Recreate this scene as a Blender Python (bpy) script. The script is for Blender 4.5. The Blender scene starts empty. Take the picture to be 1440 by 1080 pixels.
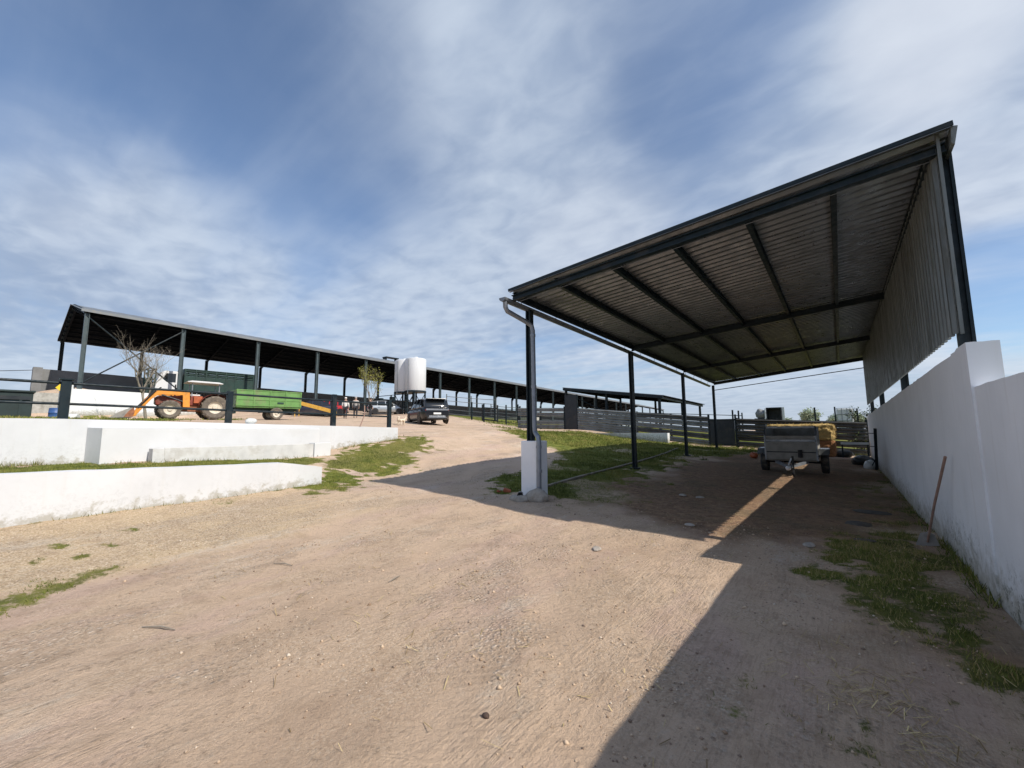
import bpy, bmesh, math, random
import numpy as np
from mathutils import Vector, Matrix, noise as mnoise
random.seed(7); rng=np.random.default_rng(7)
S=bpy.context.scene; COL=S.collection
R=math.radians
# ---------------------------------------------------------------- terrain
CL=[(1,-3,0),(0,-8,0),(0,3,0),(1,7,.04),(1,13,.06),(1,20,.12),(1,26,.2),(-1.5,10,.08),(-1.5,16,.2),(-2,22,.32),(-5.4,7.6,.25),(-5.4,13.4,.37),(-5.4,19.3,.47),(-5.4,25,.57),(-4.7,27.6,.58),(-1.5,26,.3),(1,27.6,.24),
(-3.5,-3,0),(-3.5,3,.04),(-6.5,1,.12),(-6.5,-6,.1),(-9.6,-8,.25),(-9.6,.3,.31),(-9.6,4.1,.42),(-9.6,5.2,.44),(-9.9,6.3,.35),(-8,9,.45),(-9.6,13,.7),(-9,18,.8),(-10,22,.95),(-12,22,1.25),(-7,22,.7),(-12.5,26.2,1.28),(-16,27.6,1.72),(-21,27.6,1.85),(-11.2,27.6,1.22),(-6.4,27.6,.63),
(-21.5,18.7,2.06),(-14,10.5,1.35),(-16,15,1.62),(-12,14,1.05),(-15,20,1.65),(-20.8,15.5,2.0),(-26,32,2.4),(-33,32,3.0),(-14,30,1.85),(-9,32,1.5),(-9,40,1.4),(0,40,1.1),(-5,40,1.2),(-20,45,2.0),
(30,10,-.3),(40,50,.2),(10,-20,-.3),(-10,-20,0),(60,80,-.2),(-20,90,.9),(-40,70,2.3)]
CM=[(-9.6,-8,.75),(-9.6,1,.8),(-9.6,4,.7),(-14,-8,.95),(-14,.3,.95),(-14,5,.95),(-13.4,2.8,.95),(-13.4,7,.92),(-14,10.4,1.35),(-11.5,0,.85),(-11.5,5,.72),(-11,7,.62),(-9.6,5.2,.44),(-9.9,6.3,.35),(-9.6,13,.7),(-12,14,1.05),(-12.5,10,.98),(-16,15,1.62)]
CU=[(-14.3,-8,1.86),(-14.3,0,1.86),(-14.3,5,1.78),(-14.3,9.5,1.62),(-20,3,2.02),(-20,10,1.95),(-31,9,2.43),(-31.7,7,2.43),(-31,0,2.4),(-25,5,2.2),(-25,12,2.2),(-32,13.2,2.53),(-31.8,18.4,2.7),(-31,19,2.8),(-38.2,19.7,3.05),(-37,17,3.0),(-39.5,27.5,3.5),(-36.7,29.7,3.5),(-21.5,18.7,2.06),(-20.8,15.5,2.0),(-16,15,1.62),(-14,10.5,1.35),(-43,4,2.65),(-43,8,2.8),(-43,-2,2.65),(-43,14,3.4),(-43,22,3.75),(-43,30,3.85),(-43,45,3.8),(-43,60,3.4),
(-45.6,1,3.6),(-46,-6,2.4),(-45.6,4,4.9),(-45.6,20,4.6),(-45.6,60,3.7),(-45.6,120,2.4),(-58,4,4.9),(-58,20,4.6),(-58,60,3.7),(-58,120,2.4),(-52,12,4.75),(-52,40,4.15),(-52,90,3.1),(-43,90,2.5),(-43,120,1.8),(-30,-10,2.4),(-43,-15,2.0),(-58,-8,2.0),(-66,10,3.0),(-66,-5,1.6),(-100,20,1.4),(-100,120,.5),(-100,-60,.8),(-55,-30,1.4),(-20,-30,1.2),(-26,32,2.4),(-33,32,3.0),(-30,45,2.7),(-30,70,2.2),(-20,90,.9),(-20,45,2.0),(-21,27.6,1.85)]
def rbf(P):
    P=np.array(P,float);c=1.5
    A=np.sqrt(((P[:,None,:2]-P[None,:,:2])**2).sum(-1)+c*c)
    n=len(P);B=np.zeros((n+1,n+1));B[:n,:n]=A+np.eye(n)*-.05;B[:n,n]=1;B[n,:n]=1
    w=np.linalg.solve(B,np.append(P[:,2],0))
    def ev(x,y):
        d=np.sqrt((x[...,None]-P[:,0])**2+(y[...,None]-P[:,1])**2+c*c)
        return d@w[:n]+w[n]
    return ev
_L,_M,_U=rbf(CL),rbf(CM),rbf(CU)
def sst(a,b,x):
    t=np.clip((x-a)/(b-a),0,1);return t*t*(3-2*t)
def TH(x,y):
    x=np.asarray(x,float);y=np.asarray(y,float)
    l=_L(x,y);m=_M(x,y);u=_U(x,y)
    e=sst(4.2,5.2,y)
    mm=sst(-9.64,-9.8,x)*(1-e)+sst(-9.7,-12.5,x)*e
    mm=mm*(1-sst(11,14,y))
    low=l*(1-mm)+m*mm
    g=sst(9.8,10.8,y)
    uu=sst(-14.08,-14.22,x)*(1-g)+sst(-14.,-20,x)*g
    z=low*(1-uu)+u*uu
    r=np.hypot(x+20,y-20);k=sst(110,260,r)
    return z*(1-k)+(-1.2)*k

def gz(x,y): return float(TH(np.array([x]),np.array([y]))[0])
# ---------------------------------------------------------------- materials
def nt(name):
    m=bpy.data.materials.new(name); m.use_nodes=True
    t=m.node_tree; b=t.nodes['Principled BSDF']; return m,t,b
def N(t,typ,**k):
    n=t.nodes.new(typ)
    for a,v in k.items():
        if a=='i':
            for q,w in v.items(): n.inputs[q].default_value=w
        else: setattr(n,a,v)
    return n
def L(t,a,b): t.links.new(a,b)
def math_(t,op,a,b=None,c=None):
    n=N(t,'ShaderNodeMath',operation=op)
    for k,v in enumerate((a,b,c)):
        if v is None: continue
        if isinstance(v,(int,float)): n.inputs[k].default_value=v
        else: L(t,v,n.inputs[k])
    return n.outputs[0]
def mixc(t,f,a,b,blend='MIX'):
    n=N(t,'ShaderNodeMix',data_type='RGBA',blend_type=blend)
    for k,v in ((0,f),(6,a),(7,b)):
        if isinstance(v,(int,float)): n.inputs[k].default_value=v
        elif isinstance(v,tuple): n.inputs[k].default_value=v if len(v)==4 else (*v,1)
        else: L(t,v,n.inputs[k])
    return n.outputs[2]
def ramp(t,f,stops,interp='LINEAR'):
    n=N(t,'ShaderNodeValToRGB'); n.color_ramp.interpolation=interp
    e=n.color_ramp.elements
    while len(e)>1: e.remove(e[0])
    e[0].position=stops[0][0]; e[0].color=(*stops[0][1],1)
    for p,c in stops[1:]:
        q=e.new(p); q.color=(*c,1)
    L(t,f,n.inputs[0]); return n.outputs[0]
def noise_(t,vec,scale,detail=4,rough=.55,dist=0):
    n=N(t,'ShaderNodeTexNoise',i={'Scale':scale,'Detail':detail,'Roughness':rough,'Distortion':dist})
    if vec is not None: L(t,vec,n.inputs['Vector'])
    return n.outputs['Fac']
def mr(t,v,a,b,c=0.,d=1.,smooth=True):
    n=N(t,'ShaderNodeMapRange',i={'From Min':a,'From Max':b,'To Min':c,'To Max':d})
    if smooth: n.interpolation_type='SMOOTHSTEP'
    L(t,v,n.inputs['Value']); return n.outputs[0]
def pm(name,col,rough=.6,metal=0.,var=.25,scale=3.,bump=.15,bscale=40.,dirt=None,dirtamt=.5,dscale=2.5,streak=False,spec=.5,bd=.01):
    m,t,b=nt(name)
    tc=N(t,'ShaderNodeTexCoord'); v=tc.outputs['Object']
    if streak:
        mp=N(t,'ShaderNodeMapping',i={'Scale':(6,6,.5)}); L(t,v,mp.inputs[0]); sv=mp.outputs[0]
    else: sv=v
    n1=noise_(t,sv,scale,5)
    dk=tuple(c*(1-var) for c in col); lt=tuple(min(1,c*(1+var*.6)) for c in col)
    c=ramp(t,n1,[(.3,dk),(.5,col),(.7,lt)])
    if dirt:
        n2=noise_(t,sv if streak else v,dscale,8,.65)
        f=mr(t,n2,.5,.68,0,dirtamt)
        c=mixc(t,f,c,dirt)
    L(t,c,b.inputs['Base Color'])
    r=mr(t,noise_(t,v,scale*3,3),.3,.7,max(.05,rough-.12),min(1,rough+.12)); L(t,r,b.inputs['Roughness'])
    b.inputs['Metallic'].default_value=metal; b.inputs['Specular IOR Level'].default_value=spec
    if bump:
        bp=N(t,'ShaderNodeBump',i={'Strength':bump,'Distance':bd}); L(t,noise_(t,v,bscale,4),bp.inputs['Height']); L(t,bp.outputs[0],b.inputs['Normal'])
    return m
M={}
def defmats():
    M['steel']=pm('dark_blue_green_paint',(.006,.015,.021),.5,0,.3,4,.05,spec=.3,dirt=(.10,.09,.08),dirtamt=.25)
    M['barnsteel']=pm('barn_column_paint',(.05,.075,.085),.5,0,.25,2,.05,dirt=(.12,.11,.10),dirtamt=.3)
    M['barndark']=pm('barn_underside_shade',(.004,.0065,.0115),.7,0,.3,1.5,.05,spec=.12)  # near-black tone puts the deep shade under the roofs into the colour
    M['barnroof']=pm('barn_roof_sheet',(.18,.195,.21),.55,.3,.2,.6,.05,dirt=(.25,.22,.18),dirtamt=.4)
    M['galv']=pm('galvanised_sheet',(.185,.20,.215),.38,.65,.2,2.2,.03,dirt=(.07,.075,.08),dirtamt=.35,dscale=1.3)
    M['cladding']=pm('galvanised_cladding',(.15,.165,.165),.5,.25,.45,1.4,.12,dirt=(.07,.075,.055),dirtamt=.7,streak=True)
    M['zinc']=pm('zinc_pipe',(.22,.24,.27),.45,.4,.2,5,.04)
    M['rail']=pm('guardrail_steel',(.21,.225,.23),.5,.35,.35,1.6,.06,dirt=(.14,.12,.10),dirtamt=.6,dscale=2)
    M['raildark']=pm('weathered_guardrail_steel',(.085,.09,.092),.6,.3,.35,1.6,.06,dirt=(.07,.06,.05),dirtamt=.6,dscale=2)
    M['panel']=pm('dark_gate_sheet',(.016,.021,.027),.5,.1,.3,1.5,.05,dirt=(.10,.08,.06),dirtamt=.3)
    M['pierwhite']=pm('pier_white_paint',(.80,.81,.83),.7,0,.05,2,.15,10,dirt=(.55,.53,.49),dirtamt=.3)
    M['skip']=pm('dull_teal_paint',(.012,.026,.027),.6,0,.3,2,.05)
    M['kerb']=pm('dirty_kerb_concrete',(.24,.205,.165),.9,0,.35,5,.4,20,dirt=(.10,.09,.05),dirtamt=.8,dscale=1.8); M['lump']=pm('rough_concrete',(.33,.30,.26),.9,0,.3,7,.5,20,dirt=(.18,.14,.10),dirtamt=.6); M['railblack']=pm('rusty_dark_rail',(.06,.06,.058),.7,.2,.4,1.6,.06,dirt=(.03,.028,.025),dirtamt=.6,dscale=2)
    M['darkslab']=pm('dirty_slab',(.085,.078,.068),.9,0,.4,6,.4,20,dirt=(.10,.075,.05),dirtamt=.8)
    M['trough']=pm('pale_trough_concrete',(.57,.57,.565),.8,0,.15,3,.3,25,dirt=(.35,.32,.27),dirtamt=.4)
    M['concrete']=pm('concrete',(.40,.385,.36),.85,0,.25,4,.4,25,dirt=(.2,.18,.15),dirtamt=.5)
    M['greywall']=pm('grey_render',(.20,.205,.21),.85,0,.2,.8,.1,dirt=(.13,.12,.11),dirtamt=.4,dscale=.6)
    M['white']=pm('white_paint',(.62,.63,.64),.6,0,.06,1.2,.12,8,dirt=(.50,.49,.46),dirtamt=.3,dscale=1.1)
    M['tankwhite']=pm('white_tank_enamel',(.66,.685,.715),.4,0,.04,.7,.0,dirt=(.5,.50,.48),dirtamt=.12,streak=True)
    M['rubber']=pm('tyre_rubber',(.035,.033,.031),.85,0,.3,6,.3,60,dirt=(.22,.18,.13),dirtamt=.55,dscale=5)
    M['muddytyre']=pm('muddy_tyre_rubber',(.13,.11,.09),.9,0,.3,6,.3,60,dirt=(.26,.21,.16),dirtamt=.7,dscale=5)
    M['cream']=pm('cream_rim',(.62,.56,.46),.55,0,.15,8,.05,dirt=(.3,.22,.14),dirtamt=.5,dscale=8)
    M['orange']=pm('orange_loader_paint',(.66,.26,.03),.55,0,.25,4,.05,dirt=(.3,.18,.08),dirtamt=.35,dscale=5)
    M['red']=pm('faded_red_paint',(.20,.04,.025),.6,0,.35,4,.05,dirt=(.18,.09,.05),dirtamt=.4)
    M['orangered']=pm('orange_red_paint',(.40,.10,.035),.55,0,.3,4,.05)
    M['rust']=pm('rusty_steel',(.28,.11,.055),.8,0,.4,6,.2)
    M['buckgrey']=pm('worn_bucket_steel',(.30,.28,.26),.55,.3,.3,5,.1,dirt=(.22,.14,.09),dirtamt=.4)
    M['lime']=pm('bright_green_trailer_paint',(.12,.26,.07),.5,0,.25,2,.04,dirt=(.20,.21,.11),dirtamt=.6)
    M['dkgreen']=pm('dark_green_paint',(.007,.032,.026),.55,0,.3,2,.05,dirt=(.03,.04,.035),dirtamt=.3)
    M['black']=pm('black_plastic',(.012,.012,.014),.5,0,.2,5,.03)
    M['yellow']=pm('yellow_ochre_paint',(.62,.36,.06),.6,0,.2,5,.05,dirt=(.4,.22,.08),dirtamt=.4)
    M['wood']=pm('weathered_grey_board',(.26,.245,.215),.8,.05,.3,3,.2,30,dirt=(.12,.10,.08),dirtamt=.5)
    M['handle']=pm('reddish_wood_handle',(.30,.19,.15),.7,0,.3,8,.1)
    M['bark']=pm('pale_bark',(.25,.22,.18),.85,0,.3,12,.3)
    M['straw']=strawmat('straw_bale',(.54,.385,.15)); M['strawlow']=strawmat('shaded_straw_bale',(.36,.17,.07))  # second tone is the same straw with shade put into its colour
    M['tarp']=pm('dark_tarpaulin',(.02,.025,.025),.5,0,.4,5,.3,12)
    M['skin']=pm('skin',(.5,.32,.24),.6,0,.1,8,0)
    M['dog']=pm('cream_fur',(.68,.58,.45),.9,0,.15,12,.3)
    M['brick']=pm('broken_brick',(.36,.10,.05),.9,0,.3,14,.4)
    M['stone']=pm('field_stone',(.36,.32,.28),.9,0,.35,9,.4)
    M['darkstone']=pm('dark_stone',(.07,.045,.035),.9,0,.3,30,.3)
    M['blue']=pm('blue_plastic',(.04,.10,.28),.45,0,.15,5,.03)
    M['signyellow']=pm('yellow_sign_paint',(.8,.55,.02),.5,0,.1,5,0)
    M['lamp']=pm('clear_lamp',(.75,.75,.72),.15,0,.05,5,0)
    M['tail']=pm('red_tail_lamp',(.35,.01,.01),.2,0,.1,5,0)
    M['plate']=pm('white_number_plate',(.75,.75,.74),.4,0,.04,5,0)
    M['chrome']=pm('bright_metal',(.55,.55,.55),.25,.9,.1,5,0)
    M['ibc']=pm('translucent_plastic',(.62,.64,.63),.4,0,.1,4,0)
    M['wallwhite']=whitewash(); M['leftwhite']=whitewash('left_lime_washed_wall',.80,.16,.6,.12)
def strawmat(name,col):
    m,t,b=nt(name); tc=N(t,'ShaderNodeTexCoord'); v=tc.outputs['Object']
    mp=N(t,'ShaderNodeMapping',i={'Scale':(6,14,40),'Rotation':(.2,.1,.3)}); L(t,v,mp.inputs[0])
    n=noise_(t,mp.outputs[0],2.2,6,.7); n2=noise_(t,v,5,4)
    c=ramp(t,n,[(.3,tuple(q*.3 for q in col)),(.48,col),(.72,tuple(min(1,q*1.35) for q in col))])
    c=mixc(t,mr(t,n2,.45,.75,0,.5),c,tuple(q*.5 for q in col)); L(t,c,b.inputs['Base Color']); b.inputs['Roughness'].default_value=.9
    bp=N(t,'ShaderNodeBump',i={'Strength':.9,'Distance':.04}); L(t,n,bp.inputs['Height']); L(t,bp.outputs[0],b.inputs['Normal']); return m
def whitewash(name='lime_washed_wall',k=1.,sth=.5,sta=.8,spots=.85):
    # white lime wash with splash stains rising from the ground (the mesh stores height over the soil) and faint vertical runs
    m,t,b=nt(name); tc=N(t,'ShaderNodeTexCoord'); v=tc.outputs['Object']
    at=N(t,'ShaderNodeAttribute',attribute_name='above'); h=at.outputs['Fac']
    n=noise_(t,v,1.1,6,.6); c=ramp(t,n,[(.3,(.70*k,.715*k,.74*k)),(.6,(.77*k,.785*k,.81*k)),(.75,(.81*k,.82*k,.84*k))])
    mp=N(t,'ShaderNodeMapping',i={'Scale':(5,5,.35)}); L(t,v,mp.inputs[0])
    run=noise_(t,mp.outputs[0],1.6,5,.6); c=mixc(t,mr(t,run,.52,.75,0,.22),c,(.52,.50,.46))
    f=noise_(t,v,7,8,.7); hh=math_(t,'ADD',h,math_(t,'MULTIPLY',math_(t,'SUBTRACT',f,.5),-.9))
    st=mr(t,hh,.0,sth,1,0); c=mixc(t,math_(t,'MULTIPLY',st,sta),c,(.30,.27,.20))
    sp=noise_(t,v,13,7,.8); spm=math_(t,'MULTIPLY',mr(t,sp,.50,.58),mr(t,math_(t,'ADD',h,math_(t,'MULTIPLY',f,.7)),.35,1.05,1,0)); rg=mr(t,noise_(t,v,.8,2),.40,.55,.2,1); c=mixc(t,math_(t,'MULTIPLY',math_(t,'MULTIPLY',spm,spots),rg),c,(.07,.075,.05))
    L(t,c,b.inputs['Base Color']); b.inputs['Roughness'].default_value=.8
    bp=N(t,'ShaderNodeBump',i={'Strength':.14,'Distance':.012}); L(t,noise_(t,v,9,6,.6),bp.inputs['Height']); L(t,bp.outputs[0],b.inputs['Normal']); return m
def glassmat():
    m,t,b=nt('tinted_window_glass'); b.inputs['Base Color'].default_value=(.012,.014,.016,1); b.inputs['Roughness'].default_value=.06; b.inputs['Specular IOR Level'].default_value=.8; return m
def carpaint(name,col,flake=.0):
    m,t,b=nt(name); tc=N(t,'ShaderNodeTexCoord'); n=noise_(t,tc.outputs['Object'],2,5)
    zz=N(t,'ShaderNodeSeparateXYZ'); L(t,tc.outputs['Object'],zz.inputs[0])
    c=mixc(t,math_(t,'MULTIPLY',mr(t,zz.outputs[2],.2,.75,1,0),mr(t,n,.3,.7,.03,.25)),col,(.25,.21,.16))
    L(t,c,b.inputs['Base Color']); b.inputs['Roughness'].default_value=.28; b.inputs['Metallic'].default_value=flake; b.inputs['Coat Weight'].default_value=.3; b.inputs['Coat Roughness'].default_value=.12; return m
defmats(); M['glass']=glassmat()
# ---------------------------------------------------------------- mesh builder
class MB:
    def __init__(s): s.v=[]; s.f=[]
    def add(s,vs,fs):
        o=len(s.v); s.v+= [tuple(p) for p in vs]; s.f+=[tuple(i+o for i in f) for f in fs]; return s
    def box(s,c,d,rz=0,rot=None):
        x,y,z=(q/2 for q in d); P=[Vector(p) for p in ((-x,-y,-z),(x,-y,-z),(x,y,-z),(-x,y,-z),(-x,-y,z),(x,-y,z),(x,y,z),(-x,y,z))]
        m=rot if rot is not None else Matrix.Rotation(rz,3,'Z'); c=Vector(c)
        return s.add([m@p+c for p in P],[(3,2,1,0),(4,5,6,7),(0,1,5,4),(1,2,6,5),(2,3,7,6),(3,0,4,7)])
    def bb(s,x0,x1,y0,y1,z0,z1): return s.box(((x0+x1)/2,(y0+y1)/2,(z0+z1)/2),(x1-x0,y1-y0,z1-z0))
    def frame(s,p,q,up=(0,0,1)):
        p,q=Vector(p),Vector(q); a=(q-p).normalized(); u=Vector(up)
        if abs(a.dot(u))>.97: u=Vector((0,1,0)) if abs(a.y)<.9 else Vector((1,0,0))
        r=a.cross(u).normalized(); u=r.cross(a); return p,q,a,r,u
    def bar(s,p,q,w,h,up=(0,0,1)):
        p,q,a,r,u=s.frame(p,q,up); P=[]
        for e in (p,q):
            for i,j in ((-1,-1),(1,-1),(1,1),(-1,1)): P.append(e+r*i*w/2+u*j*h/2)
        return s.add(P,[(3,2,1,0),(4,5,6,7),(0,1,5,4),(1,2,6,5),(2,3,7,6),(3,0,4,7)])
    def ibeam(s,p,q,w,h,tw=.012,tf=.016,up=(0,0,1)):
        p_,q_,a,r,u=s.frame(p,q,up); o=u*(h/2-tf/2)
        s.bar(p_+o,q_+o,w,tf,up); s.bar(p_-o,q_-o,w,tf,up); return s.bar(p_,q_,tw,h-2*tf,up)
    def cyl(s,p,q,r1,r2=None,n=12,cap=True):
        r2=r1 if r2 is None else r2; p,q,a,r,u=s.frame(p,q); P=[];F=[]
        for e,rad in ((p,r1),(q,r2)):
            for k in range(n):
                t=2*math.pi*k/n; P.append(e+(r*math.cos(t)+u*math.sin(t))*rad)
        for k in range(n): F.append((k,(k+1)%n,n+(k+1)%n,n+k))
        if cap: F+= [tuple(range(n-1,-1,-1)),tuple(range(n,2*n))]
        return s.add(P,F)
    def tube(s,path,r,n=8):
        path=[Vector(p) for p in path]; P=[];F=[]; prev=None
        for i,p in enumerate(path):
            d=(path[min(i+1,len(path)-1)]-path[max(i-1,0)]).normalized()
            if prev is None:
                u=Vector((0,0,1)) if abs(d.z)<.9 else Vector((1,0,0)); prev=(u-d*u.dot(d)).normalized()
            else: prev=(prev-d*prev.dot(d)).normalized()
            b=d.cross(prev); rr=r[i] if isinstance(r,(list,tuple)) else r
            for k in range(n):
                t=2*math.pi*k/n; P.append(p+(prev*math.cos(t)+b*math.sin(t))*rr)
        for i in range(len(path)-1):
            for k in range(n): F.append((i*n+k,i*n+(k+1)%n,(i+1)*n+(k+1)%n,(i+1)*n+k))
        F+=[tuple(range(n-1,-1,-1)),tuple(range((len(path)-1)*n,len(path)*n))]
        return s.add(P,F)
    def lathe(s,c,axis,prof,n=24,cap=True):
        c=Vector(c); p,q,a,r,u=s.frame(c,c+Vector(axis)); P=[];F=[]
        for rad,h in prof:
            for k in range(n):
                t=2*math.pi*k/n; P.append(c+a*h+(r*math.cos(t)+u*math.sin(t))*rad)
        m=len(prof)
        for i in range(m-1):
            for k in range(n): F.append((i*n+k,i*n+(k+1)%n,(i+1)*n+(k+1)%n,(i+1)*n+k))
        if cap: F+=[tuple(range(n-1,-1,-1)),tuple(range((m-1)*n,m*n))]
        return s.add(P,F)
    def prism(s,poly,a,b,plane='xz'):
        def mk(p,t): return (p[0],t,p[1]) if plane=='xz' else ((p[0],p[1],t) if plane=='xy' else (t,p[0],p[1]))
        n=len(poly); P=[mk(p,a) for p in poly]+[mk(p,b) for p in poly]
        return s.add(P,[tuple(range(n-1,-1,-1)),tuple(range(n,2*n))]+[(k,(k+1)%n,n+(k+1)%n,n+k) for k in range(n)])
    def ball(s,c,r,n=10,m=7,sq=(1,1,1),jit=0):
        c=Vector(c);P=[];F=[]
        for i in range(m+1):
            ph=math.pi*i/m
            for k in range(n):
                t=2*math.pi*k/n; j=1+random.uniform(-jit,jit)
                P.append(c+Vector((math.sin(ph)*math.cos(t)*sq[0],math.sin(ph)*math.sin(t)*sq[1],math.cos(ph)*sq[2]))*r*j)
        for i in range(m):
            for k in range(n): F.append((i*n+k,(i+1)*n+k,(i+1)*n+(k+1)%n,i*n+(k+1)%n))
        return s.add(P,F)
    def grid(s,rows,closed=False):
        P=[p for r_ in rows for p in r_]; n=len(rows[0]);F=[]
        for i in range(len(rows)-1):
            for k in range(n if closed else n-1): F.append((i*n+k,i*n+(k+1)%n,(i+1)*n+(k+1)%n,(i+1)*n+k))
        return s.add(P,F)
    def build(s,name,mat,parent=None,smooth=False,bevel=0,world=False,recalc=True,seg=2):
        me=bpy.data.meshes.new(name); v=s.v
        if world and parent is not None:
            o=base_of(parent); v=[(p[0]-o[0],p[1]-o[1],p[2]-o[2]) for p in v]
        me.from_pydata(v,[],s.f)
        if recalc:
            bm=bmesh.new(); bm.from_mesh(me); bmesh.ops.recalc_face_normals(bm,faces=bm.faces); bm.to_mesh(me); bm.free()
        if smooth: me.polygons.foreach_set('use_smooth',[True]*len(me.polygons)); 
        me.materials.append(M[mat] if isinstance(mat,str) else mat)
        o=bpy.data.objects.new(name,me); COL.objects.link(o)
        if parent is not None: o.parent=parent
        if smooth and smooth!='all':
            md=o.modifiers.new('edges','EDGE_SPLIT'); md.split_angle=R(38)
        if bevel:
            b=o.modifiers.new('soft_edges','BEVEL'); b.width=bevel; b.segments=seg; b.limit_method='ANGLE'; b.angle_limit=R(40)
        return o
def base_of(o):
    p=Vector((0,0,0))
    while o is not None: p+=o.location; o=o.parent
    return p
def thing(name,label,cat,loc=(0,0,0),rz=0,group=None):
    o=bpy.data.objects.new(name,None); COL.objects.link(o); o.location=loc; o.rotation_euler=(0,0,rz); o.empty_display_size=.2
    return tag(o,label,cat,group)
def tag(o,label,cat,group=None):
    o['label']=label; o['category']=cat
    if group: o['group']=group
    return o
def struct(o): o['kind']='structure'; return o
def stuff(o): o['kind']='stuff'; return o
def above_attr(o,ground):
    me=o.data; a=me.attributes.new('above','FLOAT','POINT'); b=base_of(o)
    a.data.foreach_set('value',[ (v.co.z+b.z)-ground(v.co.x+b.x,v.co.y+b.y) for v in me.vertices])
def corr(mb,p00,p10,p01,p11,pitch,amp,up,nu=1,flat=.28):
    """corrugated sheet: ribs run p00->p10, waves follow p00->p01"""
    p00,p10,p01,p11=map(Vector,(p00,p10,p01,p11)); up=Vector(up); n=max(2,int(round((p01-p00).length/pitch))); ts=[]
    for k in range(n):
        for q,h in ((0,0),(flat,0),(flat+.16,1),(flat+.16+.34,1),(flat+.66,0)):
            if q<1: ts.append(((k+q)/n,h))
    ts.append((1,0)); rows=[]
    for i in range(nu+1):
        u=i/nu; a=p00.lerp(p10,u); b=p01.lerp(p11,u); rows.append([a.lerp(b,t)+up*(amp*h) for t,h in ts])
    return mb.grid(rows)
# ---------------------------------------------------------------- ground sheet
def lines(segs):
    out=[segs[0][0]]
    for a,b,st in segs:
        n=max(1,int(round((b-a)/st))); out+= list(np.linspace(a,b,n+1)[1:])
    return np.array(out)
gx=lines([(-900,-300,100),(-300,-100,25),(-100,-62,4),(-62,-46.4,2),(-46.4,-42.4,.4),(-42.4,-24,.9),(-24,-15,.5),(-15,-14.4,.15),(-14.4,-13.9,.04),(-13.9,-9.9,.16),(-9.9,-9.5,.05),(-9.5,1.6,.085),(1.6,6,.5),(6,30,3),(30,110,10),(110,300,30),(300,900,100)])
gy=lines([(-900,-200,100),(-200,-40,20),(-40,-6,2),(-6,0,.5),(0,9,.085),(9,14,.13),(14,27,.25),(27,60,1),(60,140,4),(140,300,20),(300,900,100)])
GX,GY=np.meshgrid(gx,gy); nx,ny=len(gx),len(gy)
fx,fy=GX.ravel(),GY.ravel()
fz=np.concatenate([TH(a,b) for a,b in zip(np.array_split(fx,40),np.array_split(fy,40))])
POLY=dict(
 right_grass=[(-16.0,19.3),(-14.6,21.4),(-15.5,26.6),(-9.9,26.9),(-7.4,27.3),(-5.3,27.4),(-3,26.8),(-3.2,24.0),(-4.9,18.4),(-4.6,12.2),(-3.6,9.2),(-3.4,7.9),(-4.3,7.5),(-5.1,7.4),(-6.2,7.3),(-7.3,9.0),(-7.9,11.4),(-8.8,14.4),(-10.5,15.3)],
 tongue=[(-13.2,6.9),(-14.1,9.2),(-13.9,10.3),(-13.9,11.5),(-12.5,10.9),(-11.3,9.5),(-10.6,7.9),(-9.4,5.8),(-8.6,4.8),(-9.2,3.8),(-9.7,3.3),(-10.1,5.3)],
 strip=[(-14.0,-4),(-14,1.6),(-13.3,2.0),(-13.2,6.6),(-11.6,6.4),(-11.6,5.2),(-11.9,2.3),(-12.0,-4)],
 between=[(-9.7,-3),(-9.7,4),(-10.3,4.4),(-10.4,-3)],
 streak=[(-6.3,0.1),(-6.5,0.5),(-6.75,0.9),(-6.85,1.35),(-6.5,1.15),(-6.2,0.6),(-5.7,0.1)],
 wallside=[(0.2,9.2),(0.6,10.5),(1.05,10.5),(1.05,7.1),(1.1,5.7),(1.1,2.9),(0.8,3.3),(0.5,4.0),(0.2,4.9),(0.0,5.5),(-0.25,6.3),(-.15,7.5)],
 patch=[(-0.45,3.0),(-0.1,3.45),(0.15,3.4),(0.3,3.2),(0.45,2.9),(0.1,2.6),(-0.2,2.8)],
 wallfar=[(0.3,13.6),(1.05,19.3),(1.05,12.6),(1.05,8.7),(0.75,8.3),(0.45,9.7)],
 pens=[(-24.1,28.6),(-15.1,20.6),(-17.5,21.5),(-21.5,25.0),(-30,32),(-45,38),(-40,60),(-10,60),(-5,28.6),(-14,27.9)],
 leftpatch=[(-9.6,2.5),(-9.6,3.4),(-9.1,3.6),(-8.8,3.0),(-9.1,2.5)],
 wallfoot=[(-9.6,-2),(-9.6,5.0),(-9.52,5.0),(-9.5,-2)],
 terrace=[(-43.2,-12),(-43.2,9),(-38,13),(-33,11),(-29,8),(-23,4),(-15,3),(-14.3,-12)],
 beyond=[(-13,28),(1,28),(30,26),(60,60),(20,130),(-40,130),(-30,70)],
 rightside=[(1.4,-20),(1.4,26),(30,26),(30,-20)],
)
def sdist(px,py,poly):
    d=np.full(px.shape,1e9); ins=np.zeros(px.shape,bool); n=len(poly)
    for i in range(n):
        (ax,ay),(bx,by)=poly[i],poly[(i+1)%n]; ex,ey=bx-ax,by-ay
        t=np.clip(((px-ax)*ex+(py-ay)*ey)/(ex*ex+ey*ey+1e-9),0,1)
        d=np.minimum(d,np.hypot(px-ax-t*ex,py-ay-t*ey))
        c=((ay>py)!=(by>py))&(px<(bx-ax)*(py-ay)/((by-ay) if by!=ay else 1e-9)+ax); ins^=c
    return np.where(ins,d,-d)
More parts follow.
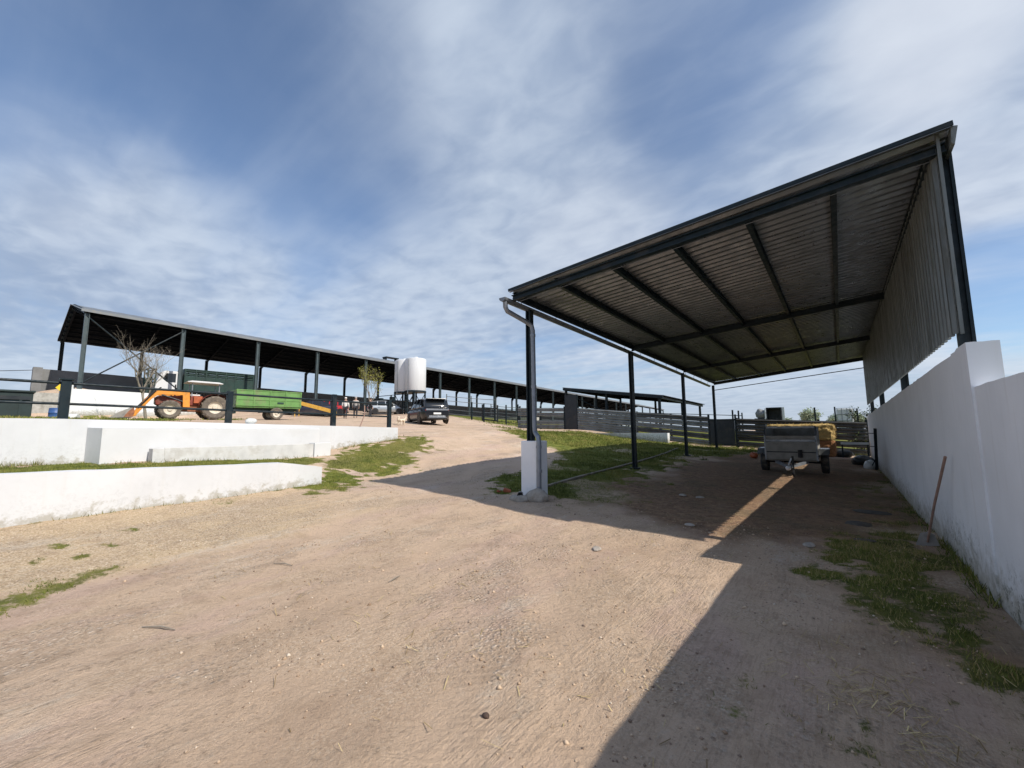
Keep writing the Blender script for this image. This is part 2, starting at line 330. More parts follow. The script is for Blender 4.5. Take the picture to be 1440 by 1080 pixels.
def vnoise(x,y,s,seed=0):
    """smooth value noise, vectorised"""
    x=x*s+seed*17.3; y=y*s-seed*9.1; xi=np.floor(x).astype(np.int64); yi=np.floor(y).astype(np.int64); xf=x-xi; yf=y-yi
    def h(a,b):
        q=(a*374761393+b*668265263+seed*1442695)&0x7fffffff; q=((q^(q>>13))*1274126177)&0x7fffffff; return ((q^(q>>16))&0xffff)/65535.
    u=xf*xf*(3-2*xf); v=yf*yf*(3-2*yf)
    return (h(xi,yi)*(1-u)+h(xi+1,yi)*u)*(1-v)+(h(xi,yi+1)*(1-u)+h(xi+1,yi+1)*u)*v
def fbm(x,y,s,o=4,seed=0):
    a=0;w=.5;t=0
    for k in range(o): a=a+w*vnoise(x,y,s*2**k,seed+k); t+=w; w*=.55
    return a/t
AMT=dict(right_grass=(1.,.7),tongue=(1.05,.8),strip=(1.,.35),between=(.9,.2),streak=(.62,.36),wallside=(.98,.5),patch=(.62,.5),wallfar=(.6,.6),pens=(.8,1.),leftpatch=(.55,.35),wallfoot=(.5,.1),terrace=(.75,1.),beyond=(.9,1.5),rightside=(.9,.6))
def grassmask(x,y):
    g=np.zeros(x.shape); nz=(fbm(x,y,1.1,3,3)-.5)*.75+(fbm(x,y,5,4,13)-.5)*.9
    for k,p in POLY.items():
        a,w=AMT[k]; sd=sdist(x,y,p)
        g=np.maximum(g,a*np.clip((sd+w*.3+nz*w*3.2)/w,0,1))
    # bare patches inside the grass
    bare=np.clip((fbm(x,y,.7,5,9)-.46)*5,0,1); near=(x>-9.2)&(y<24)|(y<12)&(x>-11.5)
    g=np.where(near,g*(1-np.where(x>-.6,.5*np.clip((fbm(x,y,3.2,4,19)-.45)*6,0,1),np.where(x>-8.2,.55,.40)*bare)),g*(1-.25*bare))
    # small loose tufts near the low wall
    for (cx,cy,r) in ((-7.6,1.2,.16),(-7.3,.9,.13),(-7.9,.75,.16),(-7.55,.55,.2),(-7.1,.45,.16),(-8.3,1.5,.14),(-8.15,1.05,.12),(-6.9,.75,.14)):
        g=np.maximum(g,np.clip((r*.7-np.hypot((x-cx),(y-cy)*1.2)+nz*.55)/.12,0,1)*.7)
    return g
gm=grassmask(fx,fy)
# vehicle ruts: lines running up the drive
RUTS=[[(-1.2,-1),(-1.7,1.56),(-2.69,2.63),(-4.35,3.81),(-6.87,6.2),(-9,9.5),(-12.5,13.2),(-17,16)],
      [(-.3,-1),(-1.0,1.83),(-1.75,2.92),(-3.55,4.99),(-6.2,7.9),(-8.6,11.4),(-12,14.6),(-17,17.6)],
      [(-2.6,-1),(-3.2,.8),(-5.2,2.6),(-7.6,4.6),(-9.7,7.7),(-13,12),(-17,14.8)]]
def polydist(px,py,pl):
    d=np.full(px.shape,1e9); s=np.zeros(px.shape); acc=0
    for (ax,ay),(bx,by) in zip(pl[:-1],pl[1:]):
        ex,ey=bx-ax,by-ay; l=math.hypot(ex,ey); t=np.clip(((px-ax)*ex+(py-ay)*ey)/(l*l),0,1)
        q=np.hypot(px-ax-t*ex,py-ay-t*ey); m=q<d; d=np.where(m,q,d); s=np.where(m,acc+t*l,s); acc+=l
    return d,s
along=np.zeros(fx.shape); nearm=(fx>-20)&(fx<2)&(fy>-3)&(fy<26)
dz=np.zeros(fx.shape); rut=np.zeros(fx.shape)
X_,Y_=fx[nearm],fy[nearm]
wob=(fbm(X_,Y_,.5,3,21)-.5)*.35
for pl in RUTS:
    d,s=polydist(X_+wob,Y_,pl); r=np.exp(-(d/.24)**2); pres=np.clip((fbm(X_,Y_,.35,3,5)-.35)*4,0,1)
    along[nearm]=np.where(r>.02,s,along[nearm]); rut[nearm]=np.maximum(rut[nearm],r*pres); dz[nearm]-=.018*r*pres; dz[nearm]+=.010*np.exp(-((d-.42)/.13)**2)*pres
dz[nearm]+=(fbm(X_,Y_,1.3,5,31)-.5)*.05+(fbm(X_,Y_,4.5,3,33)-.5)*.03
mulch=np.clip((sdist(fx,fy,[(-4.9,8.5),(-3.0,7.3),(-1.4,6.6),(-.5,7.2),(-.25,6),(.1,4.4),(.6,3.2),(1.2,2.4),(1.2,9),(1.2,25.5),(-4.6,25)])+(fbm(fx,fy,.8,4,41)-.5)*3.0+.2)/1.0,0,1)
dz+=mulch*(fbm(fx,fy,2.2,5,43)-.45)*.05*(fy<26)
dz+=gm*(fbm(fx,fy,2.5,3,51)-.4)*.04*nearm
fz=fz+dz
me=bpy.data.meshes.new('ground'); me.vertices.add(nx*ny); me.vertices.foreach_set('co',np.column_stack([fx,fy,fz]).astype(np.float32).ravel())
ii=(np.arange(ny-1)[:,None]*nx+np.arange(nx-1)[None,:]).ravel()
q=np.column_stack([ii,ii+1,ii+1+nx,ii+nx]).astype(np.int32)
me.loops.add(q.size); me.polygons.add(len(q)); me.loops.foreach_set('vertex_index',q.ravel()); me.polygons.foreach_set('loop_start',np.arange(0,q.size,4,dtype=np.int32)); me.polygons.foreach_set('loop_total',np.full(len(q),4,dtype=np.int32))
me.polygons.foreach_set('use_smooth',np.ones(len(q),bool)); me.update(); me.validate()
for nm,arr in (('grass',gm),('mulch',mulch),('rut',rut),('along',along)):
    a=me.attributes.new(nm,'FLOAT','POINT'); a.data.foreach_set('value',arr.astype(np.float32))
ground=bpy.data.objects.new('ground',me); COL.objects.link(ground); struct(ground)
def groundmat():
    m,t,b=nt('dirt_yard'); tc=N(t,'ShaderNodeTexCoord'); v=tc.outputs['Object']
    at=lambda n:N(t,'ShaderNodeAttribute',attribute_name=n).outputs['Fac']
    g,mu,ru,al=at('grass'),at('mulch'),at('rut'),at('along')
    def mp(rot,sc):
        k=N(t,'ShaderNodeMapping',i={'Rotation':(0,0,R(rot)),'Scale':sc}); L(t,v,k.inputs[0]); return k.outputs[0]
    def cells(scale,vec=v,rand=1.):
        k=N(t,'ShaderNodeTexVoronoi',feature='F1',i={'Scale':scale,'Randomness':rand}); L(t,vec,k.inputs['Vector']); s=N(t,'ShaderNodeSeparateColor'); L(t,k.outputs['Color'],s.inputs[0]); return k.outputs['Distance'],s.outputs[0],s.outputs[1]
    va=mp(-40,(1.5,.55,1)); vs=mp(-52,(.9,.09,1))
    big=noise_(t,va,.5,5,.6); mid=noise_(t,v,3.2,6,.68); gr=noise_(t,v,17,6,.8); fine=noise_(t,v,55,4,.75)
    c=ramp(t,big,[(.30,(.45,.325,.235)),(.45,(.545,.402,.290)),(.58,(.595,.447,.330)),(.72,(.64,.505,.39))])
    # pinkish stony ground and pale washed-out gravel, drawn out along the drive
    pk=mr(t,noise_(t,va,.62,4,.6),.49,.60); c=mixc(t,math_(t,'MULTIPLY',pk,.55),c,(.545,.39,.325))
    # yellow sand by the low wall
    ds=N(t,'ShaderNodeVectorMath',operation='DOT_PRODUCT'); L(t,v,ds.inputs[0]); ds.inputs[1].default_value=(-.80,-.02,0)   # distance towards the wall
    sand=mr(t,math_(t,'ADD',ds.outputs['Value'],math_(t,'MULTIPLY',math_(t,'SUBTRACT',mid,.5),.9)),4.85,5.5); lim=N(t,'ShaderNodeSeparateXYZ'); L(t,v,lim.inputs[0]); sand=math_(t,'MULTIPLY',sand,mr(t,lim.outputs[1],2.5,6,1,0)); sand=math_(t,'MULTIPLY',sand,mr(t,lim.outputs[0],-9.75,-9.65,0,1))
    c=mixc(t,math_(t,'MULTIPLY',sand,.85),c,(.68,.51,.29))
    smooth_=mr(t,ru,.1,.8,1,.15); stony=math_(t,'MULTIPLY',mr(t,math_(t,'ADD',noise_(t,va,.75,5,.65),math_(t,'MULTIPLY',math_(t,'SUBTRACT',gr,.5),.25)),.50,.61),smooth_)
    d1,r1,r2=cells(30); cc1=ramp(t,r1,[(0,(.27,.20,.155)),(.35,(.46,.355,.27)),(.7,(.60,.50,.41)),(1,(.74,.66,.57))])
    stone=math_(t,'MULTIPLY',stony,mr(t,d1,.34,.52,1,.25)); c=mixc(t,math_(t,'MULTIPLY',stone,.62),c,cc1)
    c=mixc(t,math_(t,'MULTIPLY',math_(t,'MULTIPLY',stony,mr(t,d1,.48,.66,0,1)),.40),c,(.25,.18,.13))
    d3,q1,q2=cells(64); cc3=ramp(t,q1,[(0,(.30,.215,.15)),(.4,(.52,.39,.27)),(.75,(.64,.50,.36)),(1,(.78,.68,.55))])
    finegr=math_(t,'ADD',math_(t,'MULTIPLY',sand,.6),math_(t,'MULTIPLY',math_(t,'MULTIPLY',mr(t,noise_(t,v,.9,4,.6),.45,.62),smooth_),.32)); c=mixc(t,math_(t,'MINIMUM',finegr,.75),c,cc3)
    pale=math_(t,'MULTIPLY',mr(t,noise_(t,va,.95,5,.7),.55,.66),mr(t,gr,.40,.55)); c=mixc(t,math_(t,'MULTIPLY',pale,.55),c,(.66,.58,.48))
    c=mixc(t,mr(t,gr,.53,.66,0,.42),c,(.32,.23,.16)); c=mixc(t,mr(t,fine,.56,.70,0,.4),c,(.27,.195,.14)); c=mixc(t,mr(t,fine,.30,.44,.35,0),c,(.70,.58,.45))
    c=mixc(t,mr(t,mid,.50,.68,0,.4),c,(.35,.25,.175))
    # fine drawn-out lines left by tyres
    ln=noise_(t,vs,55,3,.6); zone=mr(t,math_(t,'ADD',noise_(t,va,.5,3,.5),math_(t,'MULTIPLY',lim.outputs[0],.03)),.33,.47); lz=math_(t,'MULTIPLY',zone,mr(t,mid,.35,.55,.3,1)); c=mixc(t,math_(t,'MULTIPLY',mr(t,ln,.50,.60),math_(t,'MULTIPLY',lz,.33)),c,(.34,.245,.17))
    c=mixc(t,math_(t,'MULTIPLY',ru,.65),c,(.60,.445,.325))
    # trampled mulch, dung and straw under the roof and along the wall, partly darkened to deepen the shade
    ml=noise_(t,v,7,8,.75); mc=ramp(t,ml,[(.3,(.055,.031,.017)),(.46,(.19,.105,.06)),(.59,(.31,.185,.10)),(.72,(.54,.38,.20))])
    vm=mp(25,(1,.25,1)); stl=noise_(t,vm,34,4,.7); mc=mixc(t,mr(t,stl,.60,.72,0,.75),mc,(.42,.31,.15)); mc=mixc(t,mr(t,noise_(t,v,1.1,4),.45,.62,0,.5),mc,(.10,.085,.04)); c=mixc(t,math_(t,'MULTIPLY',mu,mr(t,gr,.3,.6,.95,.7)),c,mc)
    # grass
    gn=noise_(t,v,3.1,7,.75); gn2=noise_(t,v,.35,3); gc=ramp(t,gn,[(.28,(.04,.05,.012)),(.45,(.11,.135,.024)),(.58,(.185,.195,.038)),(.74,(.28,.22,.09))]); gc=mixc(t,mr(t,gn2,.45,.7,0,.55),gc,(.24,.20,.08))
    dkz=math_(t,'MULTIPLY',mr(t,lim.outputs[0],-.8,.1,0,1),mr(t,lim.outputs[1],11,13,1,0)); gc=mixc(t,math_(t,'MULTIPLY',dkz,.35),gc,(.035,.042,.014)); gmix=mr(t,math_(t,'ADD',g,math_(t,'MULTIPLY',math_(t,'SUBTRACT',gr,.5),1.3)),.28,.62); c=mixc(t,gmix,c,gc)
    L(t,c,b.inputs['Base Color']); b.inputs['Roughness'].default_value=.95; b.inputs['Specular IOR Level'].default_value=.15
    h=math_(t,'ADD',math_(t,'MULTIPLY',gr,1.1),math_(t,'MULTIPLY',fine,.35)); h=math_(t,'ADD',h,math_(t,'MULTIPLY',math_(t,'MULTIPLY',stony,mr(t,d1,.1,.6,1,0)),.55)); h=math_(t,'ADD',h,math_(t,'MULTIPLY',mid,1.)); h=math_(t,'ADD',h,math_(t,'MULTIPLY',math_(t,'MULTIPLY',ln,lz),.75))
    h=math_(t,'ADD',h,math_(t,'MULTIPLY',math_(t,'MULTIPLY',mu,stl),.8)); h=math_(t,'ADD',h,math_(t,'MULTIPLY',math_(t,'MULTIPLY',mr(t,d3,.1,.6,1,0),math_(t,'MINIMUM',finegr,1.)),.3))
    tw=math_(t,'MULTIPLY',math_(t,'SINE',math_(t,'ADD',math_(t,'MULTIPLY',al,95.),math_(t,'MULTIPLY',mid,6.))),math_(t,'MULTIPLY',math_(t,'MULTIPLY',ru,.16),mr(t,mid,.4,.6))); h=math_(t,'ADD',h,tw)
    bp=N(t,'ShaderNodeBump',i={'Strength':.85,'Distance':.04}); L(t,h,bp.inputs['Height']); L(t,bp.outputs[0],b.inputs['Normal']); return m
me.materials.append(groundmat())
# exact ground height on the finished sheet
FZ=fz.reshape(ny,nx)
def gh(x,y):
    x=np.asarray(x,float); y=np.asarray(y,float); i=np.clip(np.searchsorted(gx,x)-1,0,nx-2); j=np.clip(np.searchsorted(gy,y)-1,0,ny-2)
    u=(x-gx[i])/(gx[i+1]-gx[i]); w=(y-gy[j])/(gy[j+1]-gy[j])
    return (FZ[j,i]*(1-u)+FZ[j,i+1]*u)*(1-w)+(FZ[j+1,i]*(1-u)+FZ[j+1,i+1]*u)*w
def g1(x,y): return float(gh(x,y))
# ---------------------------------------------------------------- grass blades, gravel, straw
def rawmesh(name,co,tris,mat,attr=None):
    m=bpy.data.meshes.new(name); m.vertices.add(len(co)); m.vertices.foreach_set('co',co.astype(np.float32).ravel())
    k=tris.shape[1]; m.loops.add(tris.size); m.polygons.add(len(tris)); m.loops.foreach_set('vertex_index',tris.astype(np.int32).ravel()); m.polygons.foreach_set('loop_start',np.arange(0,tris.size,k,dtype=np.int32)); m.polygons.foreach_set('loop_total',np.full(len(tris),k,dtype=np.int32)); m.update()
    if attr is not None:
        a=m.attributes.new('tint','FLOAT','POINT'); a.data.foreach_set('value',attr.astype(np.float32))
    m.materials.append(mat); o=bpy.data.objects.new(name,m); COL.objects.link(o); return o
def tintmat(name,stops,rough=.8,trans=False):
    m,t,b=nt(name); a=N(t,'ShaderNodeAttribute',attribute_name='tint').outputs['Fac']; c=ramp(t,a,stops); L(t,c,b.inputs['Base Color']); b.inputs['Roughness'].default_value=rough; b.inputs['Specular IOR Level'].default_value=.25
    if trans: b.inputs['Subsurface Weight'].default_value=0
    return m
GR=[(0,(.055,.070,.014)),(.3,(.115,.145,.025)),(.6,(.20,.20,.045)),(1,(.38,.29,.13))]
M['blade']=tintmat('grass_blade',GR)
M['chaff']=tintmat('straw_stem',[(0,(.16,.11,.05)),(.5,(.38,.28,.13)),(1,(.60,.48,.25))])
M['pebble']=tintmat('pebble_stone',[(0,(.20,.145,.11)),(.6,(.44,.34,.255)),(1,(.62,.53,.43))],.9)
def blades(x,y,hs,ws):
    n=len(x); z=gh(x,y)-.005; a=rng.uniform(0,2*np.pi,n); ln=rng.uniform(.1,.9,n)*hs; b=rng.uniform(0,2*np.pi,n)
    c,s=np.cos(a)*ws/2,np.sin(a)*ws/2
    P=np.stack([np.column_stack([x-c,y-s,z]),np.column_stack([x+c,y+s,z]),np.column_stack([x+np.cos(b)*ln,y+np.sin(b)*ln,z+hs])],1).reshape(-1,3)
    return P,np.arange(3*n).reshape(-1,3)
def scatter(x0,x1,y0,y1,n,thr=.3):
    x=rng.uniform(x0,x1,n); y=rng.uniform(y0,y1,n); g=grassmask(x,y)+(fbm(x,y,4,4,61)-.5)*1.1
    k=rng.uniform(thr,1.2,n)<g; return x[k],y[k],np.clip(g[k],.25,1.)
parts=[]
for (x0,x1,y0,y1,n,h,w) in ((-14,-8.4,-2,12,90000,.04,.012),(-9.4,-2.5,7,17,70000,.06,.012),(-16,-2,17,27.3,60000,.075,.026),(-.8,1.05,2.2,10.6,70000,.045,.007),(-.1,1.05,9,20,16000,.045,.012),(-8.6,-5.4,-.2,2.2,26000,.04,.009),(-40,-14.3,-2,14,24000,.10,.06),(-34,-15,20,36,16000,.12,.07)):
    x,y,g=scatter(x0,x1,y0,y1,n); hs=h*rng.uniform(.4,1.4,len(x))*np.clip(g+.2,.3,1.1); P,F=blades(x,y,hs,np.full(len(x),w)); tn=np.clip(fbm(x,y,1.2,4,71)*1.2-.2+rng.uniform(-.2,.25,len(x))+np.where((x>-.9)&(y<12),np.where(rng.uniform(0,1,len(x))<.33,.65,.0),0),0,1); parts.append((P,np.repeat(tn,3)))
# taller weeds hugging the wall feet
for (xa,ya,xb,yb,n,h) in ((-9.55,-2,-9.55,5,260,.06),(-13.95,-2,-13.95,1.7,900,.10),(-13.1,2,-13.1,7,900,.08),(-13.85,7,-13.85,10.4,700,.08),(.98,3.2,.98,9,900,.10),(.98,9,.98,20,500,.08),(-6.0,8.4,-6.4,20,1400,.07),(-14,27.4,1,27.4,2500,.16),(-13,25.95,-8.4,25.95,700,.10),(-5.75,7.3,-5,7.2,420,.09)):
    t=rng.uniform(0,1,n); x=xa+(xb-xa)*t+rng.normal(0,.04,n); y=ya+(yb-ya)*t+rng.normal(0,.04,n); k=fbm(x,y,1.5,3,77)>.45; x,y=x[k],y[k]; hs=h*rng.uniform(.3,1.5,len(x)); P,F=blades(x,y,hs,np.full(len(x),.012)); parts.append((P,np.repeat(rng.uniform(0,.8,len(x)),3)))
co=np.concatenate([p for p,_ in parts]); tn=np.concatenate([a for _,a in parts]); stuff(rawmesh('grass',co,np.arange(len(co)).reshape(-1,3),M['blade'],tn))
# loose gravel
n=26000; x=np.concatenate([rng.uniform(-9,1,n//2),rng.uniform(-5,.9,n//2)]); y=np.concatenate([rng.uniform(.5,9,n//2),rng.uniform(1,7,n//2)])
k=fbm(x,y,1.3,4,81)>rng.uniform(.48,.8,n); x,y=x[k],y[k]; n=len(x); r=np.clip(rng.lognormal(-5.25,.5,n),.0025,.02); z=gh(x,y)
oct_=np.array([(1,0,0),(0,1,0),(-1,0,0),(0,-1,0),(0,0,.7),(0,0,-.7)],float); J=rng.uniform(.6,1.3,(n,6,1))*oct_[None]; ang=rng.uniform(0,6.28,n); ca,sa=np.cos(ang)[:,None],np.sin(ang)[:,None]
Q=np.stack([J[...,0]*ca-J[...,1]*sa,J[...,0]*sa+J[...,1]*ca,J[...,2]],-1)*r[:,None,None]+np.stack([x,y,z+r*.25],-1)[:,None,:]
fo=np.array([(0,1,4),(1,2,4),(2,3,4),(3,0,4),(1,0,5),(2,1,5),(3,2,5),(0,3,5)]); F=(fo[None]+6*np.arange(n)[:,None,None]).reshape(-1,3)
nc=5200; xc=rng.uniform(-8.5,.9,nc); yc=rng.uniform(.8,8,nc); kc=fbm(xc,yc,1.6,4,87)>rng.uniform(.42,.72,nc); xc,yc=xc[kc],yc[kc]; nc=len(xc); rc=np.clip(rng.lognormal(-4.75,.4,nc),.005,.028)
Jc=rng.uniform(.55,1.35,(nc,6,1))*oct_[None]; Q2=Jc*rc[:,None,None]+np.stack([xc,yc,gh(xc,yc)+rc*.2],-1)[:,None,:]; F2=(fo[None]+6*np.arange(nc)[:,None,None]).reshape(-1,3)
M['clod']=tintmat('dirt_clod',[(0,(.26,.18,.12)),(.6,(.50,.37,.26)),(1,(.60,.46,.33))],.95); stuff(rawmesh('dirt_clods',Q2.reshape(-1,3),F2,M['clod'],np.repeat(rng.uniform(0,1,nc),6)))
stuff(rawmesh('gravel',Q.reshape(-1,3),F,M['pebble'],np.repeat(rng.uniform(0,1,n),6)))
# scattered straw stems
n=15000; x=np.concatenate([rng.uniform(-4.5,1,6600),rng.uniform(-6.5,.8,1400),rng.normal(.35,.35,5000),rng.normal(.0,.22,2000)]); y=np.concatenate([rng.uniform(7,24,6600),rng.uniform(1.2,7.5,1400),rng.uniform(3.5,10,5000),rng.normal(3.05,.3,2000)])
k=(x<.95)&(fbm(x,y,1.1,3,91)>rng.uniform(.35,.75,n)); x,y=x[k],y[k]; n=len(x); a=rng.uniform(0,6.28,n); l=rng.uniform(.012,.06,n); w=rng.uniform(.001,.003,n)
dx,dy=np.cos(a)*l,np.sin(a)*l; wx,wy=-np.sin(a)*w,np.cos(a)*w; za=gh(x-dx,y-dy)+.006; zb=gh(x+dx,y+dy)+.006+rng.uniform(0,.03,n)
P=np.stack([np.column_stack([x-dx-wx,y-dy-wy,za]),np.column_stack([x-dx+wx,y-dy+wy,za]),np.column_stack([x+dx+wx,y+dy+wy,zb]),np.column_stack([x+dx-wx,y+dy-wy,zb])],1).reshape(-1,3)
stuff(rawmesh('straw_litter',P,np.arange(4*n).reshape(-1,4),M['chaff'],np.repeat(rng.uniform(0,1,n),4)))
# ---------------------------------------------------------------- open-sided shed on the right
def zl(y): return 4.60-.0188*(y-6.77)
def zr(y): return 5.03-.002*(y-6.5)
def rz_(x,y): return zl(y)+(zr(y)-zl(y))*(x+5.65)/6.95
shed=thing('open_shed','open-sided lean-to shed with corrugated roof and dark steel posts beside the white wall','shed',(-5.4,7.55,.25))
XL,XLF,XR=-5.38,-5.62,1.25; YF0,YF1,YB=6.77,6.5,25.25
mb=MB(); corr(mb,(XL,YF0,zl(YF0)),(XR,YF1,zr(YF1)),(XLF,YB,zl(YB)),(XR,YB+.25,zr(YB)),.20,.052,(0,0,1),nu=8)
mb.build('roof_sheet','galv',shed,world=True,recalc=False)
mb=MB().bar((XL,YF0-.015,zl(YF0)+.03),(XR,YF1-.015,zr(YF1)+.03),.02,.055); mb.build('edge_flashing','steel',shed,world=True)
mb=MB().prism([(1.235,5.05),(1.29,5.03),(1.25,4.82),(1.225,4.85)],6.52,25.5); mb.build('ridge_flashing','cladding',shed,world=True)
for x in (-5.34,-4.27,-3.1,-1.98,-.88,.16,1.10):
    a,b=YF0-.0+ .12,YB-.1
    MB().ibeam((x,a,rz_(x,a)-.075),(x,b,rz_(x,b)-.075),.07,.14).build('purlin','steel',shed,world=True)
PY=[7.55,13.4,19.3,25.0]
for i,y in enumerate(PY):
    yy=y-.66 if i==0 else y
    MB().ibeam((-5.36,yy,rz_(-5.36,yy)-.135),(1.2,yy-.2*(i==0),rz_(1.2,yy)-.135),.10,.12 if i==0 else .16).build('rafter','steel',shed,world=True)
for i,y in enumerate(PY):
    top=rz_(-5.4,y)-.23; z0=(1.35 if i==0 else gz(-5.4,y)-.1)
    w=.13 if i<2 else .12
    p=MB().ibeam((-5.4,y,z0),(-5.4,y,top),w,w,.03,.03,up=(1,0,0)).build('post','steel',shed,world=True)
    if i: MB().box((-5.4,y,gz(-5.4,y)+.02),(.26,.26,.05)).build('base_plate','steel',p,world=True)
for y in (6.9,12.75,19.3,25.0):
    MB().ibeam((1.21,y,2.0),(1.21,y,rz_(1.21,y)-.14),.13,.13,.03,.03,up=(1,0,0)).build('post','steel',shed,world=True)
pier=MB().prism([(-5.54,7.36),(-5.12,7.36),(-5.12,7.78),(-5.54,7.78)],.1,1.42,'xy').build('pier','pierwhite',shed,world=True,bevel=.02)
mb=MB(); corr(mb,(1.12,6.66,2.70),(1.12,6.66,rz_(1.12,6.7)-.02),(1.08,25.2,2.70),(1.08,25.2,rz_(1.1,25.2)-.02),.21,.035,(-1,0,0),nu=3)
mb.build('side_cladding','cladding',shed,world=True,recalc=False)
for z in (3.0,4.0): MB().bar((1.165,6.7,z),(1.135,25.1,z),.03,.06).build('girt','steel',shed,world=True)
MB().bar((1.14,6.64,2.68),(1.14,6.64,5.1),.03,.03,up=(1,0,0)).build('corner_flashing','cladding',shed,world=True)
# gutter: half-round trough hanging under the low eave
def gut(y): return Vector((-5.44-.013*(y-6.6),y,zl(y)-.15))
rows=[]
for y in np.linspace(6.62,25.4,14):
    c=gut(y); rows.append([(c.x+.085*math.cos(a),y,c.z+.085*math.sin(a)) for a in np.linspace(math.pi,2*math.pi,9)]+[(c.x+.078*math.cos(a),y,c.z+.078*math.sin(a)) for a in np.linspace(2*math.pi,math.pi,9)])
gt=MB().grid(rows,closed=True)
for y in (6.62,25.4):
    c=gut(y); gt.prism([(c.x+.085*math.cos(a),c.z+.085*math.sin(a)) for a in np.linspace(math.pi,2*math.pi,9)],y-.004,y+.004)
gutter=gt.build('gutter','zinc',shed,world=True,smooth=True)
for y in np.arange(7.2,25.4,1.45):
    c=gut(y); MB().tube([(c.x+.09,y,c.z+.0),(c.x+.10,y,c.z+.1),(-5.5,y,zl(y)-.03)],.008,6).build('gutter_bracket','zinc',gutter,world=True)
pipe=[(-5.44,6.72,4.40),(-5.44,6.73,4.27),(-5.43,6.78,4.19),(-5.33,7.38,4.04),(-5.27,7.45,3.97),(-5.25,7.46,3.86),(-5.22,7.44,1.72),(-5.20,7.43,1.60),(-5.03,7.30,1.50),(-5.01,7.29,1.40),(-5.03,7.30,.40)]
dp=MB().tube(pipe,.052,12).build('downpipe','zinc',shed,smooth=True,world=True)
for z in (3.75,2.6,1.3,.8):
    a=Vector((-5.25,7.46,z)) if z>1.5 else Vector((-5.015,7.295,z)); 
    if z>1.5: a=Vector((-5.25,7.46,3.86)).lerp(Vector((-5.22,7.44,1.72)),(3.86-z)/2.14)
    MB().cyl(a-Vector((0,0,.03)),a+Vector((0,0,.03)),.06,n=12).build('pipe_collar','zinc',dp,world=True)
MB().tube([(-5.35,6.96,4.40),(-2,6.87,4.62),(1.1,6.78,4.82)],.006,6).build('tie_cable','zinc',shed,world=True)
MB().tube([(-5.4,25.05,rz_(-5.4,25)-.5),(1.1,25.05,rz_(1.1,25)-.55)],.02,6).build('tie_bar','steel',shed,world=True)
# low kerb along the posts
mb=MB(); pts=[(-5.62,8.2),(-5.75,10.2),(-5.85,12.5),(-5.98,15),(-6.15,17.5),(-6.35,19.6),(-6.6,22)]
for a,b in zip(pts[:-1],pts[1:]):
    mb.bar((a[0],a[1],gz(*a)-.015),(b[0],b[1],gz(*b)-.015),.10,.14)
tag(mb.build('low_kerb','kerb',None,bevel=.02),'narrow concrete kerb running through grass beside the shed posts','kerb')
# block and clutter at the pier foot
def rock(name,c,r,sq,mat,label,cat,group=None,seed=0,n=18,m=10):
    random.seed(seed); mb=MB().ball((0,0,0),r,n,m,sq); off=random.uniform(0,50)
    mb.v=[tuple(Vector(p)*(1+.28*mnoise.noise(Vector(p)/r*1.1+Vector((off,0,0)))+.10*mnoise.noise(Vector(p)/r*3+Vector((0,off,0))))) for p in mb.v]
    o=mb.build(name,mat,None,smooth=True); o.location=c; return tag(o,label,cat,group)
rock('concrete_lump',(-5.0,7.18,gz(-5.0,7.18)+.06),.27,(1,.8,.62),'lump','rounded concrete lump at the foot of the downpipe','concrete block',seed=3)
rock('concrete_lump',(-5.32,7.02,gz(-5.3,7.0)+.01),.2,(1.3,.8,.45),'lump','flat pale concrete slab before the white pier','concrete block',seed=5)
mb=MB().lathe((-5.28,6.98,gz(-5.3,7.0)+.1),(.55,-.8,0),[(.055,-.18),(.06,0),(.048,.005),(.045,-.1)],14); tag(mb.build('drain_pipe','black',None,smooth=True),'short dark drain pipe mouth poking out beside the concrete lump','pipe')
for i,(x,y,s,l) in enumerate(((-5.98,7.42,.17,'biggest broken red brick in grass left of white pier'),(-6.12,7.3,.1,'small broken red brick leftmost beside the white pier'))):
    o=MB().box((0,0,0),(s,s*.6,s*.5)).build('brick_piece','brick',None,bevel=.015); o.location=(x,y,gz(x,y)+s*.18); o.rotation_euler=(.2,.3,.6+i); tag(o,l,'brick')
# ---------------------------------------------------------------- white wall on the right
def wallmesh(x0,x1,ys,top,name,parent,mat='wallwhite',wob=.012,zb=-.3):
    rows=[]; nzs=14
    for y in ys:
        zt=top(y); r=[]
        for k in range(nzs+1):
            z=zb+(zt-zb)*k/nzs; r.append((x0+wob*(mnoise.noise(Vector((y*.6,z*.8,x0)))),y,z))
        for k in range(4): r.append((x0+(x1-x0)*(k+1)/4,y,zt+.012*mnoise.noise(Vector((y*1.5,k,3.3)))))
        r.append((x1,y,zb)); rows.append(r)
    mb=MB().grid(rows)
    n=len(rows[0])
    mb.f.append(tuple(range(n))); mb.f.append(tuple(range(len(mb.v)-1,len(mb.v)-n-1,-1)))
    o=mb.build(name,mat,parent,world=True); above_attr(o,gz); return o
wall=thing('boundary_wall','long whitewashed boundary wall with moss stains along the right side','wall',(1.15,6,0))
wallmesh(1.03,1.30,list(np.linspace(6.55,26.2,90)),lambda y:2.45-.0125*(y-6.6)+.02*mnoise.noise(Vector((y*.7,0,0)))+.014*mnoise.noise(Vector((y*4.3,7,0))),'wall_panel',wall)
wallmesh(1.03,1.27,list(np.linspace(-7,5.86,60)),lambda y:2.035+.016*mnoise.noise(Vector((y*.6,5,0)))+.012*mnoise.noise(Vector((y*4.3,9,0))),'lower_wall_panel',wall)
o=wallmesh(1.015,1.24,list(np.linspace(5.86,6.56,8)),lambda y:2.47+(.0 if y<6.3 else -.02),'pilaster',wall,wob=.005)
